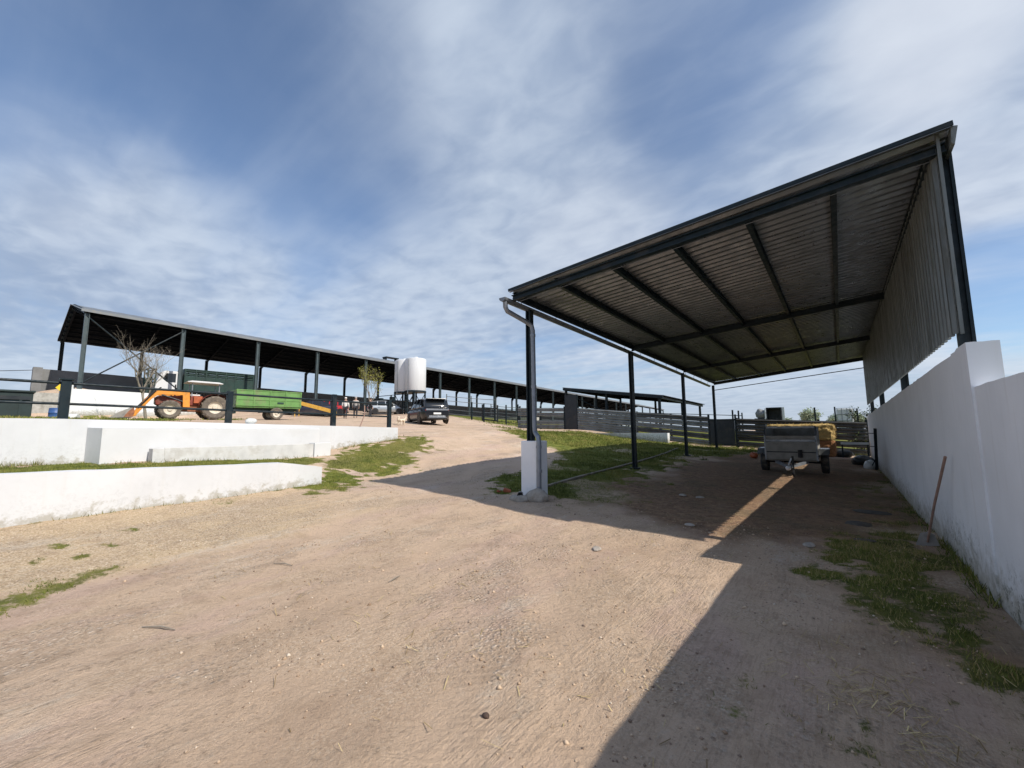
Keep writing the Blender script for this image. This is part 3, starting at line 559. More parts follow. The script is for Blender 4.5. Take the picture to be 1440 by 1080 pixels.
# ---------------------------------------------------------------- white walls on the left
lw=thing('low_white_wall','lower white retaining wall, smooth, tapering to its right end beside the track','wall',(-9.7,0,.3))
def lwtop(y): return 1.07-.024*(y-.3) if y<4.15 else (.98-.15*(y-4.15)/.88)
wl=wallmesh(-9.6,-9.86,list(np.linspace(-8,4.15,70))+list(np.linspace(4.3,5.03,8)),lwtop,'wall_panel',lw,zb=-.1)
wl.data.materials[0]=M['leftwhite']
uw=thing('terrace_wall','upper white terrace wall below the dark railing','wall',(-14.2,2,.9))
def uwtop(y): return 1.985-.021*max(0,y-1.2)
o=wallmesh(-14.0,-14.28,list(np.linspace(-8,1.76,50)),uwtop,'wall_panel',uw,zb=.4); o.data.materials[0]=M['leftwhite']
o=wallmesh(-14.0,-14.28,list(np.linspace(1.76,10.4,70)),uwtop,'wall_panel',uw,zb=.4); o.data.materials[0]=M['leftwhite']
mb=MB(); ys=np.linspace(0,1,30); rows=[]
for t in ys:
    y=1.76+t*5.4; xf=-13.42-.52*t; zt=1.765-.03*t; rows.append([(xf,y,.4),(xf,y,zt),(-13.99,y,zt+.02)])
mb.grid(rows); mb.add([(-13.42,1.76,.4),(-13.99,1.58,.4),(-13.99,1.58,1.785),(-13.42,1.76,1.765)],[(0,1,2,3)]); mb.add([(-13.99,1.76,1.785),(-13.99,1.58,1.785),(-13.42,1.76,1.765)],[(0,1,2)])
mb.build('wall_thickening','white',uw,world=True)
# concrete trough along the terrace wall
tr=thing('concrete_trough','long grey concrete trough at the foot of the upper white terrace wall','trough',(-13.2,4.5,.95))
mb=MB()
mb.bb(-13.16,-13.08,2.85,6.55,.75,1.28).bb(-13.42,-13.34,2.85,6.55,.75,1.27).bb(-13.34,-13.16,2.85,6.55,.75,.98)
mb.build('basin','trough',tr,world=True,bevel=.012)
MB().prism([(-13.42,.75),(-13.02,.75),(-13.05,1.27),(-13.42,1.27)],2.62,2.846).build('end_block','trough',tr,world=True,bevel=.01)
MB().prism([(-13.42,.75),(-13.05,.75),(-13.05,1.3),(-13.42,1.3)],6.56,7.1).build('end_block','white',tr,world=True,bevel=.015)
# ---------------------------------------------------------------- railing
rl=thing('railing','dark green steel railing with thick posts standing on the terrace wall','railing',(-14.14,4,1.9))
RP=[(-5.2,1.96,2.87,.17),(-2.1,1.96,2.87,.17),(1.17,1.97,2.89,.17),(4.5,1.9,2.86,.15),(7.73,1.83,2.97,.15),(10.07,1.78,2.91,.13)]
for y,z0,z1,w in RP:
    p=MB().box((-14.14,y,(z0+z1)/2),(w,w,z1-z0)).build('post','steel',rl,world=True,bevel=.008)
    if y<2: MB().box((-14.14,y,z1+.015),(w+.07,w+.07,.03)).build('cap','steel',p,world=True)
for (a,b) in zip(RP[:-1],RP[1:]):
    for z in ((2.83,2.85),(2.35,2.32)):
        MB().cyl((-14.14,a[0]+.05,z[0]-.012*max(0,a[0])),(-14.14,b[0]-.05,z[0]-.012*max(0,b[0])),.032,n=10).build('rail','steel',rl,world=True,smooth=True)
# ---------------------------------------------------------------- long barn
S0=-.0225
def be(y): return 10.79+S0*(y-4.3)
XN,XFAR,XRG=-43.84,-58.66,-51.25; NB=22; Y0=4.3; BAY=5.87
barn=thing('cattle_barn','very long open-sided cattle barn with dark underside and grey-edged roof on the rise','barn',(XN,4.3,4.9))
ya,yb=Y0-.35,Y0+BAY*NB+.35
def slope(xa,za,xb,zb_,dz,name,mat,pitch,amp):
    mb=MB(); corr(mb,(xa,ya,za+S0*(ya-Y0)+dz),(xb,ya,zb_+S0*(ya-Y0)+dz),(xa,yb,za+S0*(yb-Y0)+dz),(xb,yb,zb_+S0*(yb-Y0)+dz),pitch,amp,(0,0,1)); return mb.build(name,mat,barn,world=True,recalc=False)
slope(XN+.25,10.76,XRG,12.66,.03,'roof_sheet','barnroof',.9,.012); slope(XFAR-.25,10.60,XRG,12.66,.03,'roof_sheet','barnroof',.9,.012)
slope(XN+.2,10.74,XRG,12.60,-.06,'roof_shade_sheet','barndark',2.9,.01); slope(XFAR-.2,10.56,XRG,12.60,-.06,'roof_shade_sheet','barndark',2.9,.01)  # extra dark sheets added under the roof to stand in for its shade
MB().bar((XN+.27,ya,be(ya)-.02),(XN+.27,yb,be(yb)-.02),.05,.20).build('eave_fascia','barnroof',barn,world=True)
for k in range(7):
    f=.1+k*.13
    for (xa,za) in ((XN,10.7),(XFAR,10.55)):
        x=xa+(XRG-xa)*f; z=za+(12.6-za)*f-.2
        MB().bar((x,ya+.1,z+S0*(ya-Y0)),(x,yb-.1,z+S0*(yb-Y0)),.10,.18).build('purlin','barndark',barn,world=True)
for i in range(NB+1):
    y=Y0+BAY*i; d=S0*(y-Y0); far=i>12
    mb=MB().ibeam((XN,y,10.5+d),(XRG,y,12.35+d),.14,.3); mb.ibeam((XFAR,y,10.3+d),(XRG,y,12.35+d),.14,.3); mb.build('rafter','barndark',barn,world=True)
    MB().ibeam((XN,y,4.4+d),(XN,y,10.62+d),.26,.26,.03,.03).build('column','barnsteel',barn,world=True)
    mb=MB().ibeam((XFAR,y,7.45+d),(XFAR,y,10.4+d),.26,.26,.03,.03); mb.prism([(XFAR+.13,10.4+d),(XFAR+.13,9.7+d),(XFAR+.75,10.55+d)],y-.02,y+.02); mb.build('column','steel',barn,world=True)
MB().cyl((XN,Y0,10.4),(XN,Y0+BAY,5.2),.05,n=8).build('tie_rod','steel',barn,world=True); MB().cyl((XN+.06,Y0,5.3),(XN+.06,Y0+BAY,10.3),.05,n=8).build('tie_rod','steel',barn,world=True)
mb=MB().bar((XN,Y0-.1,10.72),(XRG,Y0-.1,12.6),.14,.3).bar((XFAR,Y0-.1,10.5),(XRG,Y0-.1,12.6),.14,.3); mb.build('gable_trim','steel',barn,world=True)
for y in (36.5,72.0):
    z=12.7+S0*(y-Y0); mb=MB().bb(XRG-.5,XRG+.5,y-1.1,y+1.1,z+.32,z+.42)
    for yy in (y-1.,y+1.): mb.bb(XRG-.45,XRG+.45,yy-.05,yy+.05,z-.05,z+.32)
    mb.build('roof_vent','steel',barn,world=True)
fw=thing('far_barn_wall','long grey wall under the far columns of the cattle barn','wall',(XFAR,40,4.9))
mb=MB(); rows=[]
for y in np.linspace(3.2,Y0+BAY*NB,60):
    t=7.69+S0*(y-4.3)+.05*mnoise.noise(Vector((y*.5,0,0))); rows.append([(XFAR+.2,y,t-4),(XFAR+.2,y,t),(XFAR-.2,y,t),(XFAR-.2,y,t-4)])
mb.grid(rows); mb.bb(XFAR-.3,XFAR+.9,2.6,3.19,3.5,7.75); mb.build('wall_panel','greywall',fw,world=True)
rw=thing('barn_retaining_wall','white rendered wall below the near end of the barn behind the tractor','wall',(-43.3,6,2.7))
o=wallmesh(-43.3,-43.62,list(np.linspace(3.9,11.5,40)),lambda y:4.86-.012*(y-4),'wall_panel',rw,zb=2.2)
o=wallmesh(-43.62,-43.95,list(np.linspace(1.6,3.9,14)),lambda y:4.5,'end_panel',rw,zb=2.2); o.data.materials[0]=M['concrete']
MB().box((-43.5,3.86,3.9),(.36,.2,2.6)).build('corner_pillar','white',rw,world=True,bevel=.02)
# ---------------------------------------------------------------- guardrail fence of the cattle yard
def wbeam(mb,p,q,h,depth=.055):
    p,q=Vector(p),Vector(q); prof=[(0,-.5),(0,-.42),(1,-.30),(1,-.20),(0,-.06),(0,.06),(1,.20),(1,.30),(0,.42),(0,.5)]
    d=(q-p).normalized(); out=Vector((0,-1,0)); rows=[]
    for e in (p,q): rows.append([e+Vector((0,0,b*h))+out*(a*depth) for a,b in prof])
    return mb.grid(rows)
def railfence(name,label,a,b,za,zb,ha,hb,nrows,mats,npost,seed,gaps=()):
    random.seed(seed); f=thing(name,label,'fence',((a[0]+b[0])/2,(a[1]+b[1])/2,min(za,zb)),group='guardrail fences round the cattle yard')
    for i in range(npost+1):
        t=i/npost; x=a[0]+(b[0]-a[0])*t; y=a[1]+(b[1]-a[1])*t; z=za+(zb-za)*t; h=ha+(hb-ha)*t
        MB().ibeam((x,y+.07,z-.2),(x,y+.07,z+h+random.uniform(.0,.14)),.1,.1,.02,.02).build('post','steel',f,world=True)
    L_=math.hypot(b[0]-a[0],b[1]-a[1]); nseg=max(1,round(L_/4.2))
    for r in range(nrows):
        for s in range(nseg):
            if (r,s) in gaps: continue
            t0,t1=s/nseg,(s+1)/nseg; e=[]
            for t in (t0,t1):
                x=a[0]+(b[0]-a[0])*t; y=a[1]+(b[1]-a[1])*t; z=za+(zb-za)*t; h=ha+(hb-ha)*t
                e.append((x,y-.01*(s%2),z+h*(r+.5)/nrows+random.uniform(-.025,.025)))
            mb=MB(); wbeam(mb,e[0],e[1],(ha+hb)/2/nrows*.9); mb.build('rail',random.choice(mats),f,world=True,recalc=False)
    return f
FZ0=gz(-19.7,25.8)
railfence('guardrail_fence','five stacked guardrails left of the tall dark panel, by the pens',(-21.1,27.7),(-16.6,27.6),1.83,1.74,1.70,1.60,5,['rail','rail','raildark'],2,1,gaps=((2,0),))
railfence('guardrail_fence','grey guardrail fence between the tall dark panel and the yard gate',(-15.4,27.6),(-6.35,27.6),1.66,.64,1.64,1.80,5,['rail','rail','raildark'],4,2)
railfence('guardrail_fence','dark guardrail fence behind the straw bale at the shed end',(-4.8,27.6),(1.05,27.6),.60,.26,1.66,1.72,5,['raildark','raildark','railblack'],3,3)
pn=thing('sheet_panel','tall dark sheet metal panel standing between two guardrail fences','panel',(-15.95,27.6,1.6))
MB().box((-15.97,27.6,3.0),(1.0,.05,2.6)).build('sheet','panel',pn,world=True)
for x in (-16.48,-15.46): MB().bar((x,27.63,1.4),(x,27.63,4.3),.08,.08).build('post','steel',pn,world=True)
gt=thing('yard_gate','dark blue-grey sheet gate behind the far corner post of the shed','gate',(-5.6,27.6,.6))
MB().box((-5.6,27.6,1.44),(1.36,.04,1.6)).build('sheet','panel',gt,world=True)
for x in (-6.32,-4.86): MB().bar((x,27.6,.4),(x,27.6,2.5),.09,.09).build('post','steel',gt,world=True)
for z in (.72,2.2): MB().bar((-6.28,27.57,z),(-4.9,27.57,z),.04,.05).build('crossbar','steel',gt,world=True)
# low white block wall in the grass
lb=thing('low_block_wall','short low white wall lying in the grass before the guardrail fence','wall',(-10.8,26.2,.9))
rows=[]
for t in np.linspace(0,1,24):
    x=-13.6+5.24*t; z=gz(x,26.2); top=1.42; rows.append([(x,26.05,z-.3),(x,26.05,top),(x,26.45,top),(x,26.45,z-.3)])
mb=MB().grid(rows); mb.f.append(tuple(range(len(mb.v)-4,len(mb.v)))); o=mb.build('wall_panel','wallwhite',lb,world=True); above_attr(o,gz)
# ---------------------------------------------------------------- small shed beyond the fence
ss=thing('small_shed','small dark lean-to shed beyond the guardrail fence','shed',(-13.5,33,1.8))
def sz(x,y): return 5.02+(3.98-5.02)*(x+17.3)/7.7-.012*(y-29)
mb=MB(); corr(mb,(-17.4,28.7,sz(-17.4,28.7)),(-9.4,28.7,sz(-9.4,28.7)),(-17.4,40.,sz(-17.4,40)),(-9.4,40.,sz(-9.4,40)),.25,.04,(0,0,1)); mb.build('roof_sheet','galv',ss,world=True,recalc=False)
mb=MB(); corr(mb,(-17.4,28.72,sz(-17.4,28.7)-.05),(-9.4,28.72,sz(-9.4,28.7)-.05),(-17.4,40.,sz(-17.4,40)-.05),(-9.4,40.,sz(-9.4,40)-.05),3,.01,(0,0,1)); mb.build('roof_shade_sheet','barndark',ss,world=True,recalc=False)  # dark sheet added below the roof, shade held in its colour
MB().bar((-17.3,28.7,sz(-17.4,28.7)-.12),(-9.4,28.7,sz(-9.4,28.7)-.12),.1,.18).build('front_beam','steel',ss,world=True)
for y in (29,34.3,39.6):
    for x in (-17.2,-13.7,-9.75): MB().ibeam((x,y,1.2),(x,y,sz(x,y)-.1),.16,.16,.03,.03).build('post','steel',ss,world=True)
for x in (-9.6,-17.3): MB().bar((x,28.8,sz(x,28.8)-.14),(x,39.9,sz(x,39.9)-.14),.1,.16).build('eave_beam','steel',ss,world=True)
for y in (32.,36,): MB().bar((-17,y,sz(-17,y)-.14),(-9.7,y,sz(-9.7,y)-.14),.08,.16).build('rafter','barndark',ss,world=True)
MB().bar((-17.2,29.02,4.6),(-13.8,29.02,3.0),.05,.05).build('brace','steel',ss,world=True)
# feed rails inside
for z in (2.4,2.9): MB().bar((-17.2,33,z+.25),(-9.8,33,z-.25),.06,.06).build('feed_rail','steel',ss,world=True)
# ---------------------------------------------------------------- cattle pens
def pen(name,label,pts,h,nr,mat,pw=.09,rw=.05,extra=.1,group='tubular cattle pens'):
    p=thing(name,label,'pen',(pts[0][0],pts[0][1],gz(*pts[0])),group=group)
    for (x,y) in pts: MB().bar((x,y,gz(x,y)-.1),(x,y,gz(x,y)+h+extra),pw,pw).build('post',mat,p,world=True)
    for (a,b) in zip(pts[:-1],pts[1:]):
        for k in range(nr):
            f=(k+.6)/nr; MB().cyl((*a,gz(*a)+h*f),(*b,gz(*b)+h*f),rw/2,n=6).build('rail',mat,p,world=True)
    return p
pen('cattle_pen','tall light grey pen rack right of the dark car',[(-36.,33.5),(-33.0,34.5),(-30.2,35.6)],2.5,5,'rail',.08,.07)
pen('cattle_pen','dark pen fence with thick posts behind the tall light rack',[(-34.5,31.5),(-31,32.5),(-28.6,33.5),(-26,34.1)],1.55,3,'steel',.12,.05,.35)
pen('cattle_pen','dark pen fence running back beside the left guardrail end',[(-27,30.0),(-24,29.7),(-21.6,28.6)],1.5,4,'steel',.10,.05,.3)
pen('cattle_pen','grey pen rails in front of the long barn',[(-40,46),(-35,46.5),(-30,47),(-25,47.5),(-20,48)],1.8,4,'rail',.10,.09)
pen('cattle_pen','dark pen rails behind the small shed',[(-22,40),(-17,41),(-12,42),(-7,43)],1.7,4,'steel',.10,.07)
pen('cattle_pen','short dark pen gate beside the left guardrail end',[(-29,32.0),(-26.8,31.8)],1.5,5,'panel',.12,.09,.2)
pt=thing('feed_trough','long pale feed trough between the pens and the barn','trough',(-33,40,2.8))
mb=MB().prism([(-.4,0),(.4,0),(.55,.6),(-.55,.6)],0,9,'yz'); 
o=mb.build('basin','concrete',pt); o.location=(-4.5,0,-.2); o.rotation_euler=(0,0,.15)
# ---------------------------------------------------------------- tanks
ts=thing('tank_stand','dark steel stand carrying the two white tanks','stand',(-37,29,gz(-37,29)))
def stand(cx,cy,z0,z1,r):
    for a in (.8,2.37,3.94,5.5):
        x,y=cx+r*math.cos(a),cy+r*math.sin(a); MB().bar((x,y,gz(x,y)-.2),(x,y,z1-.18),.13,.13).build('leg','steel',ts,world=True)
    MB().cyl((cx,cy,z1-.18),(cx,cy,z1-.02),r*1.12,n=28).build('deck','steel',ts,world=True)
    mb=MB()
    for k in range(4):
        a,b=(.8+1.57*k),(.8+1.57*(k+1)); mb.bar((cx+r*math.cos(a),cy+r*math.sin(a),z0+.1),(cx+r*math.cos(b),cy+r*math.sin(b),z1-.3),.05,.05); mb.bar((cx+r*math.cos(a),cy+r*math.sin(a),z0+.75),(cx+r*math.cos(b),cy+r*math.sin(b),z0+.75),.06,.1)
    mb.build('brace','steel',ts,world=True)
TK=[(-36.45,29.25,6.02,9.55,1.14,'right-hand white cylindrical tank, the nearer one, on the dark stand'),(-38.15,29.05,5.98,9.52,1.06,'left-hand white cylindrical tank partly hidden behind its twin')]
for cx,cy,z1,z2,r,l in TK:
    stand(cx,cy,gz(cx,cy),z1,r*.93)
    t=thing('storage_tank',l,'tank',(cx,cy,z1)); h=z2-z1
    MB().lathe((0,0,0),(0,0,1),[(r*.97,-.015),(r,.03),(r,h-.12),(r*.985,h-.03),(r*.9,h+.03),(.12,h+.16)],40).build('shell','tankwhite',t,smooth=True)
    MB().cyl((0,0,h+.13),(0,0,h+.24),.26,n=16).build('lid','tankwhite',t,smooth=True)
    MB().tube([(r*.2,-r-.04,h*.95),(r*.2,-r-.05,.1),(r*.2,-r-.05,-.4)],.035,8).build('outlet_pipe','zinc',t,smooth=True)
MB().bb(-41.2,-35.2,27.2,27.5,4.75,4.85).bb(-41.0,-35.4,27.3,27.38,5.5,5.56).bb(-41.,-40.9,27.3,27.4,3.4,5.56).bb(-38.2,-38.1,27.3,27.4,3.4,5.56).bb(-35.4,-35.3,27.3,27.4,3.4,5.56).bb(-34.1,-34.0,29.9,30.0,3.4,5.2).build('walkway','steel',ts,world=True)
for x,y in ((-40.4,27.6),(-38.0,27.4)):
    MB().box((x,y,5.1),(.5,.4,.5)).build('pump_box','steel',ts,world=True,bevel=.03)
# ---------------------------------------------------------------- wheels
def wheel(parent,c,r,w,tyre='rubber',rim='chrome',lugs=0,rimr=.6,spokes=0,side=1):
    """axle along local y; outer face towards side*y"""
    wl=bpy.data.objects.new('wheel',None); COL.objects.link(wl); wl.parent=parent; wl.location=c; wl.empty_display_size=.1
    ri=r*rimr; h=w/2
    mb=MB().lathe((0,0,0),(0,1,0),[(ri,-h*.8),(r*.86,-h),(r*.96,-h*.8),(r,-h*.45),(r,h*.45),(r*.96,h*.8),(r*.86,h),(ri,h*.8)],32,cap=False)
    if lugs:
        for k in range(lugs):
            t=2*math.pi*k/lugs; s=1 if k%2 else -1
            a=Vector((math.cos(t)*r*1.0,s*h*.95,math.sin(t)*r*1.0)); t2=t+.16; b=Vector((math.cos(t2)*r*1.02,0,math.sin(t2)*r*1.02)); mb.bar(a,b,.05*r/.7,.05*r/.7,up=a.normalized())
    mb.build('tyre',tyre,wl,smooth=True)
    mb=MB().lathe((0,0,0),(0,1,0),[(ri*1.0,-h*.6),(ri,h*.62*1),(ri*.9,h*.55),(ri*.82,h*.2),(ri*.4,h*.1),(ri*.3,h*.45),(ri*.1,h*.5)] if side>0 else [(ri*.1,-h*.5),(ri*.3,-h*.45),(ri*.4,-h*.1),(ri*.82,-h*.2),(ri*.9,-h*.55),(ri,-h*.62),(ri,h*.6)],24)
    for k in range(spokes):
        t=2*math.pi*k/spokes; mb.bar((0,side*h*.45,0),(math.cos(t)*ri*.95,side*h*.5,math.sin(t)*ri*.95),.06,.05,up=(0,1,0))
    mb.build('rim',rim,wl,smooth=True); return wl
# ---------------------------------------------------------------- cars: local x forward, z up, origin on the ground midway
def loft(mb,secs):
    rows=[]
    for x,pts in secs: rows.append([(x,y,z) for y,z in pts]+[(x,-y,z) for y,z in reversed(pts)])
    mb.grid(rows,closed=True); n=len(rows[0]); o=len(mb.v)-n*len(rows); mb.f.append(tuple(range(o+n-1,o-1,-1))); mb.f.append(tuple(range(len(mb.v)-n,len(mb.v)))); return mb
def ip(tab,x):
    xs=[a for a,_ in tab]; return float(np.interp(x,xs,[b for _,b in tab]))
def car(name,label,paint,loc,head,Ln,W_,H_,belt,hood,roofline,wb,wr,tail='rear_strip',plate=True,group=None,glass_inset=.0):
    t=thing(name,label,'car',loc,head,group); hw=W_/2; L2=Ln/2; gc=.21*H_/1.6
    def wid(x): u=abs(x)/L2; return hw*(1-.20*max(0,(u-.72)/.28)**2)
    top=lambda x: ip(hood,x)
    ax=(wb/2+.02,-wb/2+.02); xs=sorted(set(list(np.linspace(-L2,L2,26))+[ax[0]-wr*1.12,ax[0]+wr*1.12,ax[1]-wr*1.12,ax[1]+wr*1.12]))
    secs=[]
    for x in xs:
        w=wid(x); zt=top(x); u=abs(x)/L2; zb=gc+.16*max(0,(u-.85)/.15)
        secs.append((x,[(w*.78,zb),(w*.95,zb+.05),(w,zb+.2),(w*1.0,zb+(zt-zb)*.55),(w*.97,zt-.12),(w*.90,zt-.02),(w*.7,zt)]))
    b=loft(MB(),secs).build('body',paint,t,smooth=True)
    # wheel arches read as dark discs behind the tyres
    for a in ax:
        for s in (-1,1):
            MB().cyl((a,s*(hw-.05),wr),(a,s*(hw+.006),wr),wr*1.13,n=28).build('wheel_arch','black',t,smooth=True); wheel(t,(a,s*(hw-.10),wr),wr,.23,'rubber','chrome',0,.68,5,s)
    # cabin glass
    secs=[]; x0,x1=roofline[0][0],roofline[-1][0]
    for x in np.linspace(x0,x1,22):
        zr=ip(roofline,x); w=wid(x); zb=top(x)-.03; k=(zr-zb)/(H_-belt); wt=w*(.93-.17*k)
        secs.append((x,[(w*.90,zb),(w*.92,zb+.03),((w*.92+wt)/2,(zb+zr)/2+.03),(wt,zr-.05),(wt*.85,zr-.005),(wt*.4,zr+.01*k)]))
    loft(MB(),secs).build('window_glass','glass',t,smooth=True)
    # roof skin
    rr=[p for p in roofline if p[1]>H_-.16]; a,b_=rr[0][0],rr[-1][0]; secs=[]
    for x in np.linspace(a,b_,12):
        zr=ip(roofline,x)+.012; w=wid(x)*(.93-.17*(zr-belt)/(H_-belt)); secs.append((x,[(w*1.0,zr-.09),(w*1.01,zr-.05),(w*.86,zr),(w*.4,zr+.018)]))
    loft(MB(),secs).build('roof',paint,t,smooth=True)
    # pillars
    mb=MB()
    def sidept(x,f):
        zr=ip(roofline,x); w=wid(x); zb=top(x); k=(zr-zb)/(H_-belt); z=zb+(zr-zb)*f-.02; return w*.925+(w*(.93-.17*k)-w*.925)*f, z
    for s in (-1,1):
        for xa,xb in ((x0+.05,a+.02),(x0+(x1-x0)*.30,x0+(x1-x0)*.31),(x0+(x1-x0)*.58,x0+(x1-x0)*.57),(x1-.08,b_-.02)):
            ya_,za=sidept(xa,0); yb_,zb=sidept(xb,.93); mb.bar((xa,s*ya_,za),(xb,s*yb_,zb),.075,.03,up=(0,1,0))
    mb.build('pillar',paint,t)
    zb=top(-L2*.98); w=wid(-L2*.95)
    for s in (-1,1):
        MB().box((-L2*.965,s*w*.74,zb-.17),(.10,w*.40,.11),rz=s*.25).build('taillight','tail',t,bevel=.02)
        MB().box((L2*.955,s*wid(L2*.95)*.74,top(L2*.95)-.16),(.12,w*.36,.12),rz=-s*.35).build('headlight','lamp',t,bevel=.02)
        yy,zz=sidept(x1-.45,.05); MB().box((x1-.5,s*(yy+.13),zz+.10),(.12,.2,.13)).build('wing_mirror',paint,t,bevel=.03)
        for dx in (.12,-.85): MB().box((dx,s*(hw*1.0+.004),belt-.16),(.18,.025,.03)).build('door_handle','black',t)
    if plate: MB().box((-L2-.005,0,gc+.36*H_/1.5),(.02,.5,.115)).build('number_plate','plate',t)
    MB().box((-L2*.985,0,gc+.10),(.14,w*1.6,.16)).build('rear_bumper','black',t,bevel=.04)
    MB().box((L2*.975,0,gc+.12),(.14,w*1.5,.18)).build('front_bumper','black',t,bevel=.04)
    return t
M['navy']=carpaint('dark_metallic_car_paint',(.012,.014,.02),.3); M['silver']=carpaint('silver_car_paint',(.42,.45,.47),.6); M['darkblue']=carpaint('dark_blue_car_paint',(.012,.016,.035),.2); M['carred']=carpaint('red_car_paint',(.42,.02,.02),.0)
def hd(dx,dy): return math.atan2(dy,dx)
x,y=-22.75,19.35
suv=car('suv','dark sport utility car seen from behind on the dirt track','navy',(x,y,gz(x,y)),hd(-.906,.42),4.80,1.94,1.68,1.02,[(-2.4,.98),(-2.2,1.06),(-1.0,1.06),(1.0,1.04),(1.35,1.02),(2.2,.88),(2.4,.72)],[(-2.28,1.1),(-1.95,1.56),(-1.4,1.64),(-.3,1.685),(.5,1.62),(1.35,1.06)],2.87,.37)
MB().box((-2.405,0,.88),(.02,1.5,.11)).build('tail_strip','zinc',suv); MB().box((-2.42,0,.40),(.03,1.1,.14)).build('bumper_guard','zinc',suv,bevel=.02); MB().box((-2.08,0,1.60),(.34,1.3,.05)).build('roof_spoiler','navy',suv,bevel=.02)
x,y=-39.3,27.6
car('hatchback','silver hatchback parked in front of the tank stand','silver',(x,y,gz(x,y)),hd(.50,.86),4.0,1.72,1.46,.92,[(-2.,.86),(-1.8,.95),(-.8,.95),(.8,.93),(1.1,.90),(1.8,.74),(2.0,.58)],[(-1.95,.93),(-1.65,1.36),(-1.0,1.45),(-.2,1.46),(.35,1.38),(1.15,.92)],2.5,.31)
x,y=-38.9,19.1
car('saloon_car','dark saloon half hidden behind the green trailer','darkblue',(x,y,gz(x,y)),hd(-.45,-.89),4.5,1.76,1.42,.90,[(-2.25,.86),(-2.0,.93),(-1.3,.95),(.8,.92),(1.15,.88),(2.0,.74),(2.25,.58)],[(-1.75,.93),(-1.0,1.36),(-.3,1.42),(.2,1.38),(1.15,.9)],2.65,.32)
x,y=-40.0,21.3
car('hatchback','small red hatchback behind the dark saloon','carred',(x,y,gz(x,y)),hd(-.55,-.83),3.7,1.66,1.46,.90,[(-1.85,.86),(-1.65,.94),(-.8,.94),(.8,.92),(1.05,.88),(1.7,.74),(1.85,.58)],[(-1.8,.93),(-1.5,1.36),(-.9,1.45),(-.2,1.46),(.3,1.38),(1.05,.9)],2.4,.30)
# ---------------------------------------------------------------- loader tractor: local x forward (faces -Y), y to its left
x,y=-30.9,8.92; zt=gz(-31.2,8)
tra=thing('loader_tractor','orange and red tractor with front loader bucket and white sunshade','tractor',(x,y,zt+.02),hd(-.10,-.995))
for s in (-1,1):
    wheel(tra,(0,s*.72,.71),.71,.40,'muddytyre','cream',26,.52,0,s); wheel(tra,(2.15,s*.72,.53),.53,.32,'muddytyre','cream',22,.56,0,s)
MB().prism([(.55,.82),(2.75,.80),(2.80,1.0),(2.72,1.32),(1.2,1.42),(.55,1.40)],-.30,.30).build('bonnet','red',tra,bevel=.05)
MB().bb(2.74,2.80,-.26,.26,.86,1.24).build('grille','black',tra)
MB().bb(-.35,2.5,-.22,.22,.45,.85).cyl((2.15,-.72,.53),(2.15,.72,.53),.09).cyl((0,-.72,.71),(0,.72,.71),.16).build('chassis','rust',tra,bevel=.03)
for s in (-1,1):
    mb=MB(); rows=[]
    for a in np.linspace(.15,2.75,12):
        r=.83; rows.append([(r*math.cos(a),s*.50,.71+r*math.sin(a)),(r*math.cos(a),s*.96,.71+r*math.sin(a)-.02)])
    mb.grid(rows); mb.prism([(.83*math.cos(a),.71+.83*math.sin(a)) for a in np.linspace(.15,2.75,12)]+[(-.6,.85),(.6,.85)],s*.49,s*.51); mb.build('mudguard','red',tra)
    MB().box((.82,s*.4,1.17),(.42,.1,.42)).build('side_panel','orangered',tra,bevel=.02)
    MB().box((.75,s*.62,1.62),(.05,.1,.1)).build('lamp','lamp',tra)
MB().box((-.05,0,1.25),(.5,.5,.12)).box((-.3,0,1.5),(.12,.48,.5)).build('seat','black',tra,bevel=.04)
MB().cyl((.75,0,1.3),(.5,0,1.62),.025,n=8).lathe((.5,0,1.62),(-.5,0,.7),[(.2,-.015),(.22,0),(.2,.015),(.17,0)],20).build('steering_wheel','black',tra,smooth=True)
mb=MB()
for sx in (-.2,1.15):
    for s in (-1,1): mb.bar((sx,s*.5,1.35),(sx,s*.52,2.18),.045,.045)
mb.build('sunshade_frame','zinc',tra)
MB().prism([(-.35,2.17),(1.40,2.20),(1.45,2.24),(1.2,2.30),(-.15,2.28),(-.38,2.21)],-.70,.70).build('sunshade','white',tra,bevel=.03)
MB().cyl((1.9,.1,1.3),(1.9,.1,2.05),.035,n=8).build('exhaust','black',tra,smooth=True)
MB().box((.95,0,1.46),(.5,.5,.07)).build('bonnet_cap','plate',tra,bevel=.01)
ld=bpy.data.objects.new('front_loader',None); COL.objects.link(ld); ld.parent=tra
for s in (-1,1):
    MB().prism([(1.22,.70),(1.55,.70),(1.60,1.62),(1.42,1.70),(1.26,1.55)],s*.56-.05,s*.56+.05).build('mast','orange',ld,bevel=.01)
    MB().prism([(1.40,1.68),(2.75,1.62),(3.12,1.25),(3.62,.42),(3.72,.18),(3.60,.12),(3.46,.36),(2.98,1.10),(2.66,1.40),(1.40,1.40)],s*.56-.045,s*.56+.045).build('arm','orange',ld,bevel=.012)
    MB().cyl((1.45,s*.56,.98),(2.55,s*.56,1.38),.05,n=8).cyl((2.75,s*.66,1.72),(3.52,s*.66,.62),.04,n=8).cyl((2.6,s*.66,1.80),(2.9,s*.66,1.56),.03,n=8).build('hydraulic_ram','black',ld,smooth=True)
MB().cyl((3.1,-.6,1.15),(3.1,.6,1.15),.06,n=10).build('cross_tube','orange',ld,smooth=True)
bk=bpy.data.objects.new('bucket',None); COL.objects.link(bk); bk.parent=ld
prof=[(3.72,.66),(3.66,.30),(3.74,.06),(4.65,.0),(4.66,.03),(3.80,.10),(3.72,.32),(3.77,.66)]
MB().prism(prof,-.85,.85).build('shell','buckgrey',bk)
